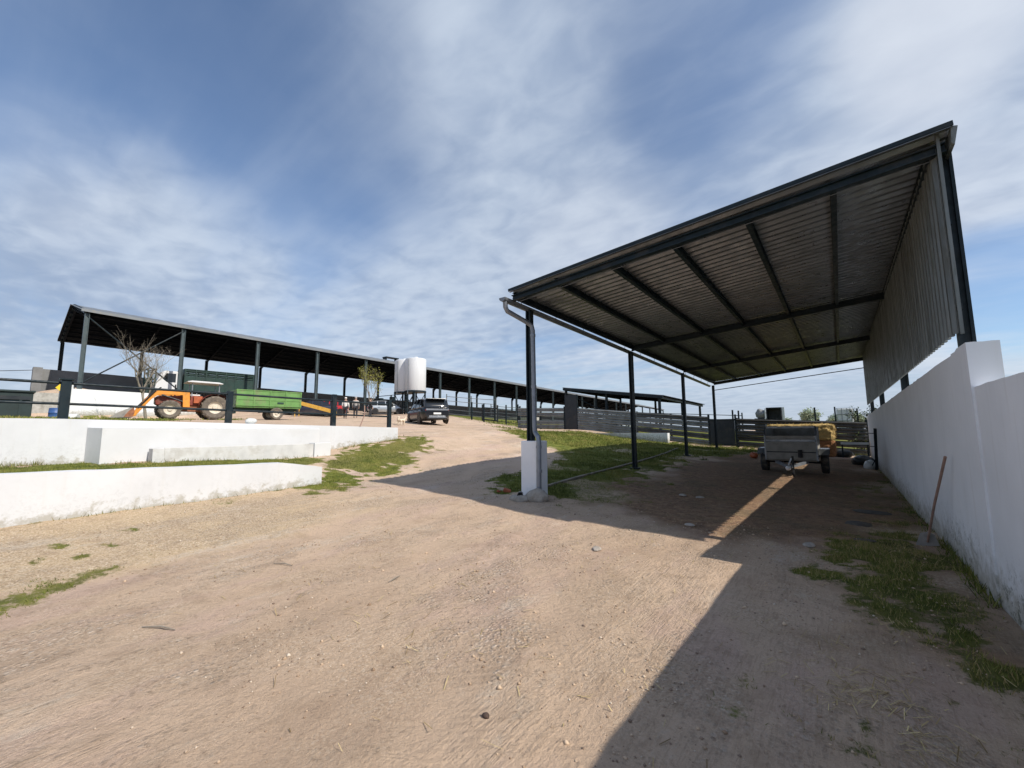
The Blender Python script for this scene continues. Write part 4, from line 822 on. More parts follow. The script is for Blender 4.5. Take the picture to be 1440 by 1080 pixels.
for s in (-1,1): MB().prism([(3.72,.66),(3.66,.30),(3.74,.06),(4.65,.01),(4.30,.32)],s*.85-.015,s*.85+.015).build('side_plate','buckgrey',bk)
MB().prism([(3.70,.62),(3.66,.30),(3.74,.08),(4.1,.06),(3.9,.4)],-.868,-.866).prism([(3.70,.62),(3.66,.30),(3.74,.08),(4.1,.06),(3.9,.4)],.866,.868).build('rust_patch','rust',bk)
# ---------------------------------------------------------------- green tipping trailer
x,y=-31.75,12.35
gtz=gz(x,y); gtr=thing('tipping_trailer','bright green farm trailer with panelled sides behind the tractor','trailer',(x,y,gtz),hd(-.12,-.993))
MB().bb(-2.0,2.0,-.95,.95,.80,.90).build('floor','lime',gtr)
for s in (-1,1):
    sd=MB().bb(-2.0,2.0,s*.97-.02,s*.97+.02,.9,1.98).build('side_board','lime',gtr)
    for xx in np.linspace(-1.96,1.96,5): MB().box((xx,s*1.005,1.44),(.08,.05,1.1)).build('stake','lime',sd)
    for zz in (.93,1.33,1.95): MB().box((0,s*1.0,zz),(4.0,.035,.06)).build('rib','lime',sd)
    MB().box((-.65,s*1.0,1.15),(.4,.04,.12)).build('plate','dkgreen',sd)
for xx in (-2.0,2.0):
    e=MB().bb(xx-.02,xx+.02,-.95,.95,.9,1.98).build('end_board','lime',gtr)
    for zz in (1.0,1.3,1.6,1.9): MB().box((xx*1.012,0,zz),(.04,1.9,.05)).build('rib','lime',e)
MB().bb(-1.9,2.3,-.42,-.30,.62,.80).bb(-1.9,2.3,.30,.42,.62,.80).bb(-.6,-.4,-.9,.9,.42,.56).bar((2.3,-.36,.7),(3.5,0,.55),.1,.12).bar((2.3,.36,.7),(3.5,0,.55),.1,.12).bb(.2,.35,-.5,.5,.5,.8).bb(1.9,2.02,-.6,.6,.4,.8).build('chassis','dkgreen',gtr)
MB().cyl((3.3,0,.02),(3.3,0,.6),.04).build('jockey_stand','dkgreen',gtr)
for s in (-1,1): wheel(gtr,(-.45,s*.86,.42),.42,.30,'muddytyre','cream',0,.58,0,s)
# ---------------------------------------------------------------- cattle truck inside the barn
x,y=-47.15,12.42; tz=4.45
tk=thing('cattle_truck','dark green slatted cattle truck with white cab standing inside the barn','truck',(x,y,tz),hd(0,-1))
cabp=[(1.55,.55),(1.55,2.35),(1.7,2.62),(2.75,2.62),(2.95,2.5),(3.35,1.55),(3.42,.55)]
MB().prism(cabp,-1.05,1.05).build('cab','white',tk,bevel=.06)
for s in (-1,1):
    MB().prism([(2.0,1.62),(2.0,2.40),(2.66,2.40),(2.92,1.9),(2.62,1.62)],s*1.052-.006,s*1.052+.006).build('side_window','glass',tk)
    MB().box((1.62,s*1.055,1.6),(.04,.01,1.9)).build('door_seam','black',tk)
MB().prism([(2.93,2.42),(3.36,1.55),(3.375,1.55),(2.945,2.43)],-.92,.92).build('windscreen','glass',tk)
MB().bb(3.40,3.5,-1.05,1.05,.5,.85).build('bumper','dkgreen',tk)
MB().bb(-4.0,1.45,-.5,.5,.62,.88).build('chassis','black',tk)
bd=MB().bb(-4.2,1.4,-1.15,1.15,.9,1.02)
bd.build('deck','dkgreen',tk)
for s in (-1,1):
    MB().bb(-4.2,1.4,s*1.15-.025,s*1.15+.025,1.0,2.3).build('side_board','dkgreen',tk)
    for zz in (2.42,2.6,2.76,2.9): MB().box((-1.4,s*1.15,zz),(5.6,.05,.11 if zz in(2.42,2.76) else .07)).build('slat','dkgreen',tk)
    for xx in np.linspace(-4.18,1.38,8): MB().box((xx,s*1.17,1.95),(.09,.07,1.95)).build('stake','dkgreen',tk)
MB().bb(-4.2,1.4,-1.1,1.1,2.9,2.94).build('cover','dkgreen',tk)
for xx in (-4.2,1.4): MB().bb(xx-.03,xx+.03,-1.15,1.15,1.0,2.9).build('end_board','dkgreen',tk)
for xx in (2.6,-2.6):
    for s in (-1,1): wheel(tk,(xx,s*.95,.48),.48,.3,'rubber','dkgreen',0,.58,0,s)
# dark cattle crush frame left of the cab
cr=thing('cattle_crush','dark green open cage frame left of the white truck cab','cage',(-46.9,9.2,4.6))
mb=MB()
for yy in (8.55,9.05):
    for xx in (-47.6,-46.3): mb.bar((xx,yy,4.4),(xx,yy,7.2),.1,.1)
mb.build('upright','dkgreen',cr,world=True); mb=MB()
for zz in (5.3,5.8,6.3,6.8,7.15):
    for xx in (-47.6,-46.3): mb.bar((xx,8.5,zz),(xx,9.1,zz),.07,.07)
    mb.bar((-47.6,8.55,zz),(-46.3,8.55,zz),.07,.07); mb.bar((-47.6,9.05,zz),(-46.3,9.05,zz),.07,.07)
mb.build('cage_rail','dkgreen',cr,world=True)
MB().bb(-47.56,-47.5,8.6,9.0,4.7,6.4).build('back_sheet','dkgreen',cr,world=True)
# yellow loading ramp between trailer and cars
rp=thing('loading_ramp','yellow metal loading ramp sloping down right of the green trailer','ramp',(-35.5,17.9,gz(-35.5,17.9)))
a0,a1=Vector((-36.6,16.9,4.22)),Vector((-34.3,19.0,3.38)); off=Vector((.55,-.6,-.12))
for o_ in (Vector((0,0,0)),off): MB().bar(a0+o_,a1+o_,.06,.16).build('side_rail','yellow',rp,world=True)
for k in range(9):
    p=a0.lerp(a1,(k+.5)/9); MB().bar(p,p+off,.05,.04).build('rung','yellow',rp,world=True)
for p in (a0,a0+off,a1,a1+off): MB().bar(p,(p.x,p.y,gz(p.x,p.y)-.05),.05,.05).build('leg','yellow',rp,world=True)
# ---------------------------------------------------------------- grey box trailer under the shed: local x = towards the camera
x0,y0=-1.30,15.95; z0=gz(x0,16.7)
bt=thing('box_trailer','weathered grey box trailer with drawbar under the open shed','trailer',(x0,16.9,z0),hd(0,-1))
HW=.67
MB().prism([(.90,.42),(.96,.48),(1.0,1.02),(.985,1.03),(.93,.5),(.87,.44)],-HW,HW).build('lower_front_board','wood',bt,bevel=.008)
MB().bb(.95,.99,-HW,HW,1.035,1.10).build('board_rail','galv',bt); MB().bb(.955,.985,-HW,HW,.69,.725).build('board_rail','black',bt)
MB().prism([(.95,1.105),(.97,1.105),(.99,1.22),(.965,1.22)],-HW,HW).build('upper_front_board','wood',bt)
MB().bb(-1.2,.9,-HW,HW,.46,.50).build('floor','wood',bt)
for s in (-1,1):
    MB().prism([(-1.2,.5),(.955,.5),(.96,1.22),(.74,1.50),(-1.2,1.50)],s*HW-.02,s*HW+.02).build('side_board','wood',bt,bevel=.006)
    MB().bar((.965,s*(HW+.01),.45),(.965,s*(HW+.01),1.22),.05,.05).bar((.965,s*(HW+.01),1.2),(.74,s*(HW+.01),1.5),.05,.05).build('corner_strip','galv',bt)
    MB().prism([(-.62,.62),(-.55,.80),(.5,.80),(.58,.62),(.55,.60),(.47,.76),(-.52,.76),(-.59,.6)],s*(HW+.03),s*(HW+.30)).build('mudguard','galv',bt)
    wheel(bt,(0,s*(HW+.16),.36),.36,.21,'rubber','zinc',0,.55,0,s)
MB().bb(-1.22,-1.18,-HW,HW,.5,1.5).build('tail_board','wood',bt); MB().bb(.72,.76,-HW,HW,1.46,1.52).build('top_bar','galv',bt)
MB().bb(-1.1,.9,-.35,-.27,.34,.46).bb(-1.1,.9,.27,.35,.34,.46).cyl((0,-HW-.1,.36),(0,HW+.1,.36),.05).build('chassis','black',bt)
MB().bar((.85,-.42,.40),(1.75,0,.30),.07,.08).bar((.85,.42,.40),(1.75,0,.30),.07,.08).build('drawbar','zinc',bt)
MB().bar((1.65,0,.30),(2.05,0,.30),.08,.08).ball((2.08,0,.29),.07).bar((1.9,0,.36),(1.7,.06,.55),.03,.04).build('coupling','plate',bt,bevel=.01)
MB().cyl((1.62,.09,.08),(1.62,.09,.62),.03,n=10).lathe((1.62,.06,.10),(0,1,0),[(.03,0),(.10,.005),(.10,.055),(.03,.06)],18).build('jockey_wheel','black',bt,smooth=True)
MB().cyl((.99,.25,.55),(1.02,.25,.78),.06,n=12).build('lamp_bracket','black',bt)
# ---------------------------------------------------------------- straw bales
def bale(name,label,c,d,mat,rz=0,hair=900,seed=1,rough=.05):
    random.seed(seed); t=thing(name,label,'straw bale',c,rz,'straw bales behind the grey trailer'); bm=bmesh.new(); bmesh.ops.create_cube(bm,size=1); bmesh.ops.subdivide_edges(bm,edges=bm.edges,cuts=15,use_grid_fill=True)
    for v in bm.verts:
        p=v.co.copy(); q=Vector([math.copysign(min(abs(a),.5),a) for a in p]); r=Vector((p.x*d[0],p.y*d[1],(p.z+.5)*d[2]))
        n=p.normalized(); e=max(abs(p.x),abs(p.y),abs(p.z)); corner=sorted([abs(p.x),abs(p.y),abs(p.z)])[1]; r-=Vector((n.x*d[0],n.y*d[1],n.z*d[2]))*.05*max(0,corner-.42)/.08
        r+=n*rough*(mnoise.noise(r*3+Vector((seed*7,0,0)))+.6*mnoise.noise(r*9)); v.co=r
    me=bpy.data.meshes.new('straw'); bm.to_mesh(me); bm.free(); me.materials.append(M[mat]); o=bpy.data.objects.new('straw',me); COL.objects.link(o); o.parent=t
    mb=MB()
    for k in range(hair):
        f=random.choice(me.polygons); p=f.center; n=f.normal; a=Vector((random.uniform(-1,1),random.uniform(-1,1),random.uniform(-.6,.4))); dr=(n*.6+a).normalized()*random.uniform(.05,.14); w=dr.cross(n).normalized()*.006
        mb.add([p-w,p+w,p+dr],[(0,1,2)])
    mb.build('loose_stalks',mat,t,recalc=False); return t
gb=gz(-1.6,26.0)
bale('straw_bale','golden straw bale on top of the lower bale behind the grey trailer',(-1.66,26.05,gb+.74),(2.78,1.25,.80),'straw',.10,2600,2,.07)
bale('straw_bale','straw bale under the golden one, its shade coloured reddish brown',(-1.6,26.1,gb-.04),(2.66,1.2,.80),'strawlow',.06,900,4,.05)
# ---------------------------------------------------------------- tools and clutter along the right wall
sh=thing('hoe','long-handled hoe leaning against the white wall','hoe',(.82,8.15,gz(.82,8.15)))
MB().tube([(.82,8.12,.10),(.88,7.7,.66),(.965,7.2,1.30)],[.013,.014,.015],10).build('handle','handle',sh,world=True,smooth=True)
MB().prism([(.70,.03),(.94,.06),(.90,.20),(.84,.23),(.76,.20)],8.13,8.16).box((.83,8.13,.17),(.05,.08,.1)).build('blade','buckgrey',sh,world=True)
sp=thing('steel_post','dark steel post with hook pegs leaning at the far end of the white wall','post',(.93,20,.12))
MB().bar((.93,20.3,.1),(.96,19.6,1.62),.09,.07,up=(0,1,0)).build('shaft','steel',sp,world=True)
for z,y in ((1.45,19.67),(.98,19.9),): MB().bar((.94,y,z),(.78,y-.05,z+.01),.025,.025).build('peg','steel',sp,world=True)
MB().bar((.94,20.1,.6),(.80,19.95,.30),.02,.02).build('chain_stay','steel',sp,world=True)
rock('dark_heap',(.62,22.3,gz(.62,22.3)+.15),.48,(.8,1.5,.5),'tarp','dark tarpaulin heap in the corner by the far wall end','heap',seed=11,n=40,m=22)
rock('dark_heap',(-.1,26.3,gz(-.1,26.3)+.15),.42,(1.2,.8,.55),'tarp','dark heap added for shadow behind the plank beside the straw bale','heap',seed=15,n=40,m=22)  # mound added to darken the shadowed foot of the fence
rock('pale_sack',(.75,20.6,gz(.75,20.6)+.13),.2,(.9,1.1,.9),'ibc','pale crumpled sack beside the dark steel post','sack',seed=12,n=24,m=14)
MB_=MB().bb(-.05,.95,24.6,24.75,.9,1.0); tag(MB_.build('loose_plank','ibc',None),'pale plank resting across the dark corner by the wall','plank')
mb=MB().bar((.0,24.68,.3),(.0,24.68,.9),.06,.06).bar((.9,24.68,.3),(.9,24.68,.9),.06,.06); tag(mb.build('plank_trestle','steel',None),'dark trestle legs holding up the pale plank','trestle')
rock('orange_buoy',(-3.05,21.0,gz(-3.05,21)+.14),.17,(1,1,.85),'orangered','small orange ball lying left of the grey trailer','ball',seed=14)
for k,(x,y,s,m,l) in enumerate(((-2.04,7.25,.09,'stone','white plaster scrap near the end of the sun strip'),(-.46,7.14,.11,'stone','pale plaster scrap lying between sun strip and wall grass'),(-2.94,10.0,.10,'stone','left pale stone chip of the pair on the brown shed floor'),(-2.57,10.03,.10,'stone','right pale stone chip of the pair on the brown shed floor'),(-2.66,5.2,.09,'stone','pale stone in the sunlit gravel before the shed shadow'),(.15,7.9,.13,'darkslab','flat grey slab piece near the hoe'),(.12,9.3,.26,'darkslab','larger flat paving piece at the wall foot beyond the hoe'),(.35,10.6,.30,'darkslab','worn paving piece farthest along the wall foot'))):
    o=rock('stone_scrap',(x,y,g1(x,y)+s*(.1 if s<.12 else .02)),s,(1,.7,.3 if s<.12 else .11),m,l,'stone',seed=20+k,n=10,m=6); o.rotation_euler=(0,0,k*1.3)
rock('dark_stone',(-1.74,1.95,g1(-1.74,1.95)+.008),.02,(1.2,.9,.8),'darkstone','dark brown stone lying alone on the foreground dirt','stone',seed=40,n=12,m=8)
for k,(x,y,a,l,lab) in enumerate(((-4.55,1.05,.5,.16,'dark twig on the dirt near the left edge'),(-3.9,2.9,1.9,.10,'thin twig in the pinkish gravel'),(-5.3,2.35,.35,.14,'grey twig on the drive before the low wall'))):
    z=g1(x,y)+.012; mb=MB().tube([(x-l*math.cos(a),y-l*math.sin(a),z),(x,y+.015,z+.01),(x+l*math.cos(a),y+l*math.sin(a),z)],[.004,.008,.004],6); tag(mb.build('twig','bark',None),lab,'twig')
# rag on the terrace wall, stick against the railing
rock('rubble_sack',(-14.12,5.1,1.98),.12,(.8,1.3,.75),'ibc','grey white sack lying on top of the upper terrace wall','sack',seed=50,n=20,m=12)
mb=MB().tube([(-13.98,8.7,1.84),(-14.07,8.93,2.28),(-14.2,9.0,2.62)],.02,8); tag(mb.build('wooden_prop','handle',None,smooth=True),'brown wooden stick leaning on the railing','stick')
# ---------------------------------------------------------------- left edge: skip, blocks, drums, sign
bn=thing('skip_container','large dark steel container at the left edge behind the railing','container',(-30.9,.6,2.4))
MB().bb(-31.9,-30.4,-2.6,1.48,2.3,3.62).build('body','skip',bn,world=True,bevel=.03)
for y in (-2.,-1.2,-.4,.4,1.1): MB().box((-30.38,y,2.95),(.06,.08,1.2)).build('rib','skip',bn,world=True)
MB().bb(-31.98,-30.32,-2.66,1.54,3.62,3.70).build('rim','skip',bn,world=True)
MB().bb(-30.36,-30.34,-2.0,1.4,3.25,3.42).build('stripe','panel',bn,world=True)
dr=thing('blue_drum','blue plastic drum right of the dark container','drum',(-35.2,2.62,gz(-35.2,2.62)))
MB().lathe((0,0,0),(0,0,1),[(.27,0),(.29,.05),(.29,.28),(.305,.3),(.29,.32),(.29,.6),(.305,.62),(.29,.64),(.28,.88),(.24,.9)],20).build('barrel','blue',dr,smooth=True)
dr=thing('grey_drum','pale grey drum lying beside the white barn wall','drum',(-35.0,3.15,gz(-35,3.15)+.29),R(60))
MB().lathe((-.4,0,0),(1,0,0),[(.25,0),(.28,.03),(.28,.77),(.25,.8)],20).build('barrel','ibc',dr,smooth=True)
sg=thing('warning_sign','small yellow sign on a thin post by the barn corner','sign',(-40,3.05,2.6))
MB().cyl((-40,3.05,2.5),(-40,3.05,4.95),.03,n=8).build('post','zinc',sg,world=True)
MB().prism([(2.83,4.62),(3.05,4.42),(3.27,4.62),(3.05,4.9)],-39.96,-39.93,'yz').build('plate','signyellow',sg,world=True)
cb=MB().tube([(-59,2.9,7.6),(-56,-2,6.6),(-53,-8,6.2),(-50,-14,6.5)],.03,5); tag(cb.build('overhead_cable','black',None),'thin dark cable running left from the grey barn pillar','cable')
# ---------------------------------------------------------------- things beyond the right fence
fb=thing('feeder_box','dark open-fronted feeder box behind the guardrail fence','box',(-4.1,40,1.2))
MB().bb(-4.75,-3.65,40.0,41.2,1.2,1.35).bb(-4.75,-4.68,40,41.2,1.35,3.3).bb(-3.72,-3.65,40,41.2,1.35,3.3).bb(-4.75,-3.65,40,41.2,3.3,3.37).bb(-4.7,-3.7,41.1,41.2,1.3,3.3).build('shell','panel',fb,world=True)
MB().bar((-3.52,39.95,1.2),(-3.52,39.95,3.36),.14,.1).bar((-4.8,39.95,1.2),(-4.8,39.95,3.3),.07,.07).build('frame_post','ibc',fb,world=True)
rock('tarp_bundle',(-5.15,40.3,2.85),.42,(.9,.8,1.1),'greywall','crumpled grey tarpaulin bundle left of the dark feeder box','bundle',seed=60,n=40,m=24)
mb=MB().bb(-5.6,-4.8,39.95,40.9,1.1,2.5); tag(mb.build('bundle_stand','panel',None),'dark crate under the crumpled tarpaulin bundle','crate')
ib=thing('liquid_container','pale caged liquid container behind the right end of the guardrail fence','container',(.35,39,1.1))
MB().bb(-.12,.78,38.6,39.6,1.3,3.05).build('tank','ibc',ib,world=True,bevel=.06)
mb=MB()
for z in (1.3,1.75,2.2,2.65,3.08): mb.bb(-.16,.82,38.55,38.58,z-.015,z+.015)
for x in (-.15,.15,.45,.8): mb.bb(x-.015,x+.015,38.54,38.57,1.2,3.1)
mb.build('cage','zinc',ib,world=True); MB().bb(-.15,.8,38.6,39.6,1.05,1.22).build('pallet','wood',ib,world=True)
for k,(x,y,h,l) in enumerate(((-1.33,36,3.1,'lone dark post sticking up behind the middle of the right fence'),(-.22,36,3.1,'dark post just left of the pale liquid container'),(.95,36,2.95,'dark post just right of the pale liquid container'),(-5.6,31,2.9,'thin dark post above the yard gate, left of its pair'),(-5.25,31,2.85,'thin dark post above the yard gate, right of its pair'))):
    tag(MB().bar((x,y,.6),(x,y,h),.09,.09).build('fence_post','steel',None),l,'post','posts beyond the fence')
# ---------------------------------------------------------------- people and dogs: one skinned surface each
def skinned(name,joints,bones,mat,parent,sub=1,root=0):
    me=bpy.data.meshes.new(name); names=list(joints); idx={k:i for i,k in enumerate(names)}
    me.from_pydata([joints[k][0] for k in names],[(idx[a],idx[b]) for a,b in bones],[])
    o=bpy.data.objects.new(name,me); COL.objects.link(o)
    md=o.modifiers.new('skin','SKIN'); md.use_smooth_shade=True
    if not me.skin_vertices: me.skin_vertices.new() if hasattr(me.skin_vertices,'new') else None
    sv=me.skin_vertices[0].data
    for k in names:
        r=joints[k][1]; sv[idx[k]].radius=(r,r) if not isinstance(r,tuple) else r
    sv[root].use_root=True
    if sub: s=o.modifiers.new('sub','SUBSURF'); s.levels=s.render_levels=sub
    dg=bpy.context.evaluated_depsgraph_get(); ev=o.evaluated_get(dg); m2=bpy.data.meshes.new_from_object(ev); m2.name=name
    COL.objects.unlink(o); bpy.data.objects.remove(o)
    m2.materials.clear(); m2.materials.append(M[mat]); m2.polygons.foreach_set('use_smooth',[True]*len(m2.polygons))
    q=bpy.data.objects.new(name,m2); COL.objects.link(q); q.parent=parent; return q
def person(label,loc,head,h,top,bottom,hairm,cap=None,stride=.12,arms=((.05,.1),(.05,-.05)),lean=0.):
    """local x forward, y left; h standing height"""
    t=thing('person',label,'person',loc,head); k=h/1.75
    V=lambda x,y,z:Vector((x*k,y*k,z*k))
    J={'pelvis':(V(0,0,.95),.125*k),'waist':(V(.01,0,1.08),.12*k),'chest':(V(.0+lean,0,1.30),.135*k),'upper':(V(-.005+lean,0,1.42),.10*k),'neck':(V(.005+lean,0,1.50),.052*k),'jaw':(V(.03+lean,0,1.57),.07*k),'skull':(V(.02+lean,0,1.66),.088*k),'crown':(V(.01+lean,0,1.72),.05*k)}
    B=[('pelvis','waist'),('waist','chest'),('chest','upper'),('upper','neck'),('neck','jaw'),('jaw','skull'),('skull','crown')]
    for n,s,st,(af,el) in (('l',1,stride,arms[0]),('r',-1,-stride,arms[1])):
        J['hip'+n]=(V(0,s*.10,.90),.092*k); J['knee'+n]=(V(st*.7+.03,s*.105,.50),.06*k); J['ankle'+n]=(V(st-.03*(st<0),s*.11,.09),.042*k); J['heel'+n]=(V(st-.02,s*.11,.04),.04*k); J['toe'+n]=(V(st+.16,s*.125,.03),.032*k)
        B+=[('pelvis','hip'+n),('hip'+n,'knee'+n),('knee'+n,'ankle'+n),('ankle'+n,'heel'+n),('heel'+n,'toe'+n)]
        J['sh'+n]=(V(lean-.005,s*.185,1.41),.062*k); J['elb'+n]=(V(lean+af*.3,s*.25,1.13),.045*k); J['wri'+n]=(V(lean+af+.08,s*.25,.90),.03*k); J['palm'+n]=(V(lean+af+.10,s*.245,.83),.03*k)
        B+=[('upper','sh'+n),('sh'+n,'elb'+n),('elb'+n,'wri'+n),('wri'+n,'palm'+n)]
        for f in range(4):
            yy=s*(.245)+(f-1.5)*.0; xx=af+lean+.10+(f-1.5)*.021; ln=(.075,.088,.084,.066)[f]
            J[f'f{f}{n}']=(V(xx,s*.243,.785),.009*k); J[f'g{f}{n}']=(V(xx+.008,s*.228,.785-ln*.85),.008*k); B+=[('palm'+n,f'f{f}{n}'),(f'f{f}{n}',f'g{f}{n}')]
        J['th'+n]=(V(af+lean+.145,s*.225,.815),.010*k); J['tt'+n]=(V(af+lean+.16,s*.21,.77),.009*k); B+=[('palm'+n,'th'+n),('th'+n,'tt'+n)]
    body=skinned('body',J,B,'skin',t,1)
    f=1.22; sub={q:(J[q][0],J[q][1]*f+.008*k) for q in ('pelvis','waist','chest','upper','shl','elbl','wril','shr','elbr','wrir')}; sub['pelvis']=(V(0,0,.86),.145*k); sub['wril']=(J['wril'][0],.042*k); sub['wrir']=(J['wrir'][0],.042*k)
    skinned('jacket',sub,[('pelvis','waist'),('waist','chest'),('chest','upper'),('upper','shl'),('shl','elbl'),('elbl','wril'),('upper','shr'),('shr','elbr'),('elbr','wrir')],top,t,1)
    sub={q:(J[q][0],J[q][1]*1.25+.006*k) for q in ('pelvis','hipl','kneel','anklel','hipr','kneer','ankler')}
    skinned('trousers',sub,[('pelvis','hipl'),('hipl','kneel'),('kneel','anklel'),('pelvis','hipr'),('hipr','kneer'),('kneer','ankler')],bottom,t,1)
    for n in 'lr':
        sub={q:(J[q+n][0],J[q+n][1]*1.35) for q in ('ankle','heel','toe')}; skinned('shoe',sub,[('ankle','heel'),('heel','toe')],'black',t,1)
    c=J['skull'][0]
    MB().ball(c+V(-.012,0,.02),.102*k,14,9,(1.05,.88,1.0)).build('hair',hairm,t,smooth='all')
    if cap:
        MB().ball(c+V(-.005,0,.045),.108*k,16,8,(1.05,.92,.75)).build('cap',cap,t,smooth='all'); 
    for s in (-1,1):
        MB().ball(c+V(.084,s*.032,.0),.012*k,8,5).build('eye','black',t,smooth='all'); MB().ball(c+V(.0,s*.088,-.01),.026*k,8,5,(.8,.4,1.2)).build('ear','skin',t,smooth='all')
    MB().ball(c+V(.10,0,-.03),.017*k,8,5,(1,.7,1.3)).build('nose','skin',t,smooth='all')
    return t
M['jkwhite']=pm('off_white_cloth',(.72,.71,.69),.9,0,.12,6,.3,20); M['jkgrey']=pm('grey_cloth',(.34,.33,.32),.9,0,.2,6,.3,20); M['jkdark']=pm('dark_cloth',(.03,.03,.036),.9,0,.2,6,.3,20); M['hairdark']=pm('dark_hair',(.03,.022,.016),.7,0,.3,20,.3); M['hairgrey']=pm('grey_hair',(.38,.36,.34),.7,0,.3,20,.3)
def fa(x,y,d): return d
x,y=-31.8,18.4; person('person in a white jacket and pale cap walking away',(x,y,gz(x,y)),hd(-.75,.66),1.72,'jkwhite','jkdark','hairgrey','jkwhite',.16)
x,y=-31.2,18.95; person('person in a grey jacket with hands low, standing beside the white jacket',(x,y,gz(x,y)),hd(-.8,.6),1.70,'jkgrey','jkdark','hairgrey','jkgrey',.06)
x,y=-32.1,20.9; person('person in dark clothes right of the other two',(x,y,gz(x,y)),hd(.3,.95),1.68,'jkdark','jkdark','hairdark',None,.10)
def dog(label,loc,head,k,mat,turn=0.):
    t=thing('dog',label,'dog',loc,head,None); V=lambda x,y,z:Vector((x*k,y*k,z*k))
    J={'chest':(V(.24,0,.50),.125*k),'mid':(V(.0,0,.52),.105*k),'loin':(V(-.2,0,.54),.088*k),'rump':(V(-.33,0,.53),.095*k),'neck':(V(.38,turn*.06,.64),.075*k),'head':(V(.48,turn*.14,.76),.078*k),'muz':(V(.59,turn*.24,.73),.042*k),'nose':(V(.66,turn*.29,.715),.028*k),'tail1':(V(-.43,0,.58),.03*k),'tail2':(V(-.56,0,.66),.024*k),'tail3':(V(-.64,0,.78),.018*k)}
    B=[('mid','chest'),('mid','loin'),('loin','rump'),('chest','neck'),('neck','head'),('head','muz'),('muz','nose'),('rump','tail1'),('tail1','tail2'),('tail2','tail3')]
    J['earl']=(V(.45,turn*.14+.07,.80),.03*k); J['earr']=(V(.45,turn*.14-.07,.80),.03*k); J['earl2']=(V(.46,turn*.14+.095,.73),.02*k); J['earr2']=(V(.46,turn*.14-.095,.73),.02*k); B+=[('head','earl'),('earl','earl2'),('head','earr'),('earr','earr2')]
    for n,s,d in (('l',1,.04),('r',-1,-.03)):
        J['fs'+n]=(V(.25,s*.09,.40),.06*k); J['fe'+n]=(V(.22+d,s*.095,.27),.042*k); J['fw'+n]=(V(.25+d,s*.095,.13),.03*k); J['fp'+n]=(V(.26+d,s*.095,.03),.03*k); J['ft'+n]=(V(.31+d,s*.095,.022),.026*k)
        J['hh'+n]=(V(-.31,s*.085,.42),.075*k); J['hk'+n]=(V(-.24-d,s*.10,.30),.052*k); J['ho'+n]=(V(-.38-d,s*.10,.17),.03*k); J['hp'+n]=(V(-.36-d,s*.10,.035),.028*k); J['ht'+n]=(V(-.31-d,s*.10,.022),.026*k)
        B+=[('chest','fs'+n),('fs'+n,'fe'+n),('fe'+n,'fw'+n),('fw'+n,'fp'+n),('fp'+n,'ft'+n),('rump','hh'+n),('hh'+n,'hk'+n),('hk'+n,'ho'+n),('ho'+n,'hp'+n),('hp'+n,'ht'+n)]
    skinned('body',J,B,mat,t,1,root=1)
    MB().ball(J['nose'][0]+V(.02,0,.008),.018*k,8,5).build('nose','black',t,smooth='all')
    for s in (-1,1): MB().ball(J['head'][0]+V(.065,s*.045,.025),.011*k,8,5).build('eye','black',t,smooth='all')
    return t
x,y=-21.15,15.75; dog('cream dog left of its companion beside the dark car',(x,y,gz(x,y)),hd(-.7,.7),.66,'dog',.6)
x,y=-20.65,15.65; dog('cream dog on the right, next to the dark car rear wheel',(x,y,gz(x,y)),hd(-.35,.93),.62,'dog',-.5)
# ---------------------------------------------------------------- trees
def branchtree(name,label,loc,h,spread,seed,leaf=None,nleaf=0,trunk=.11,lev=4,group=None,split=3,lean=0,up=.5,leafsize=.07,start=.32):
    rnd=random.Random(seed); t=thing(name,label,'tree',loc,rnd.uniform(0,6),group); tr=MB(); br=MB(); tips=[]
    def grow(p,d,ln,r,l):
        path=[p]; q=p.copy(); dd=d.copy(); seg=4
        for s in range(seg):
            dd=(dd+Vector((rnd.uniform(-.22,.22),rnd.uniform(-.22,.22),rnd.uniform(-.1,.16)))*(.5 if l==0 else 1)).normalized(); q=q+dd*ln/seg; path.append(q.copy())
        (tr if l==0 else br).tube(path,[r*(1-.5*i/seg) for i in range(seg+1)],7 if l<2 else 4)
        if l>=lev: tips.extend(path[1:]); return
        if l>=lev-1: tips.extend(path[2:])
        nb=split+(1 if l==0 else 0)+rnd.randint(0,1)
        for k in range(nb):
            f=rnd.uniform(start if l==0 else .3,1.) if k else 1.; i=min(seg-1,int(f*seg)); b=path[i].lerp(path[i+1],f*seg-i)
            a=2*math.pi*(k/nb)+rnd.uniform(-.5,.5); sd=Vector((math.cos(a),math.sin(a),0)); nd=(dd*.6+sd*spread*rnd.uniform(.6,1.2)+Vector((0,0,up*rnd.uniform(.3,1)))).normalized()
            grow(b,nd,ln*rnd.uniform(.55,.8),r*.5*rnd.uniform(.7,1.1),l+1)
    grow(Vector((0,0,-.1)),Vector((lean,0,1)).normalized(),h*.42,trunk,0)
    tr.build('trunk','bark',t,smooth='all',recalc=False); br.build('branches','bark',t,smooth='all',recalc=False)
    if leaf:
        co=[];n=0; tint=[]
        for _ in range(nleaf):
            c=rnd.choice(tips)+Vector((rnd.gauss(0,.12),rnd.gauss(0,.12),rnd.gauss(0,.1)))*(leafsize/.07)**.7; a=Vector((rnd.uniform(-1,1),rnd.uniform(-1,1),rnd.uniform(-1,1))).normalized()*leafsize*rnd.uniform(.6,1.3); b=a.cross(Vector((rnd.uniform(-1,1),rnd.uniform(-1,1),rnd.uniform(-1,1))).normalized())*.8
            co+=[c-a,c+b*.5,c+a,c-b*.5]; tint+=[rnd.uniform(0,1)]*4
        co=np.array([tuple(p) for p in co]); o=rawmesh('crown',co,np.arange(len(co)).reshape(-1,4),M[leaf],np.array(tint)); o.parent=t
    return t
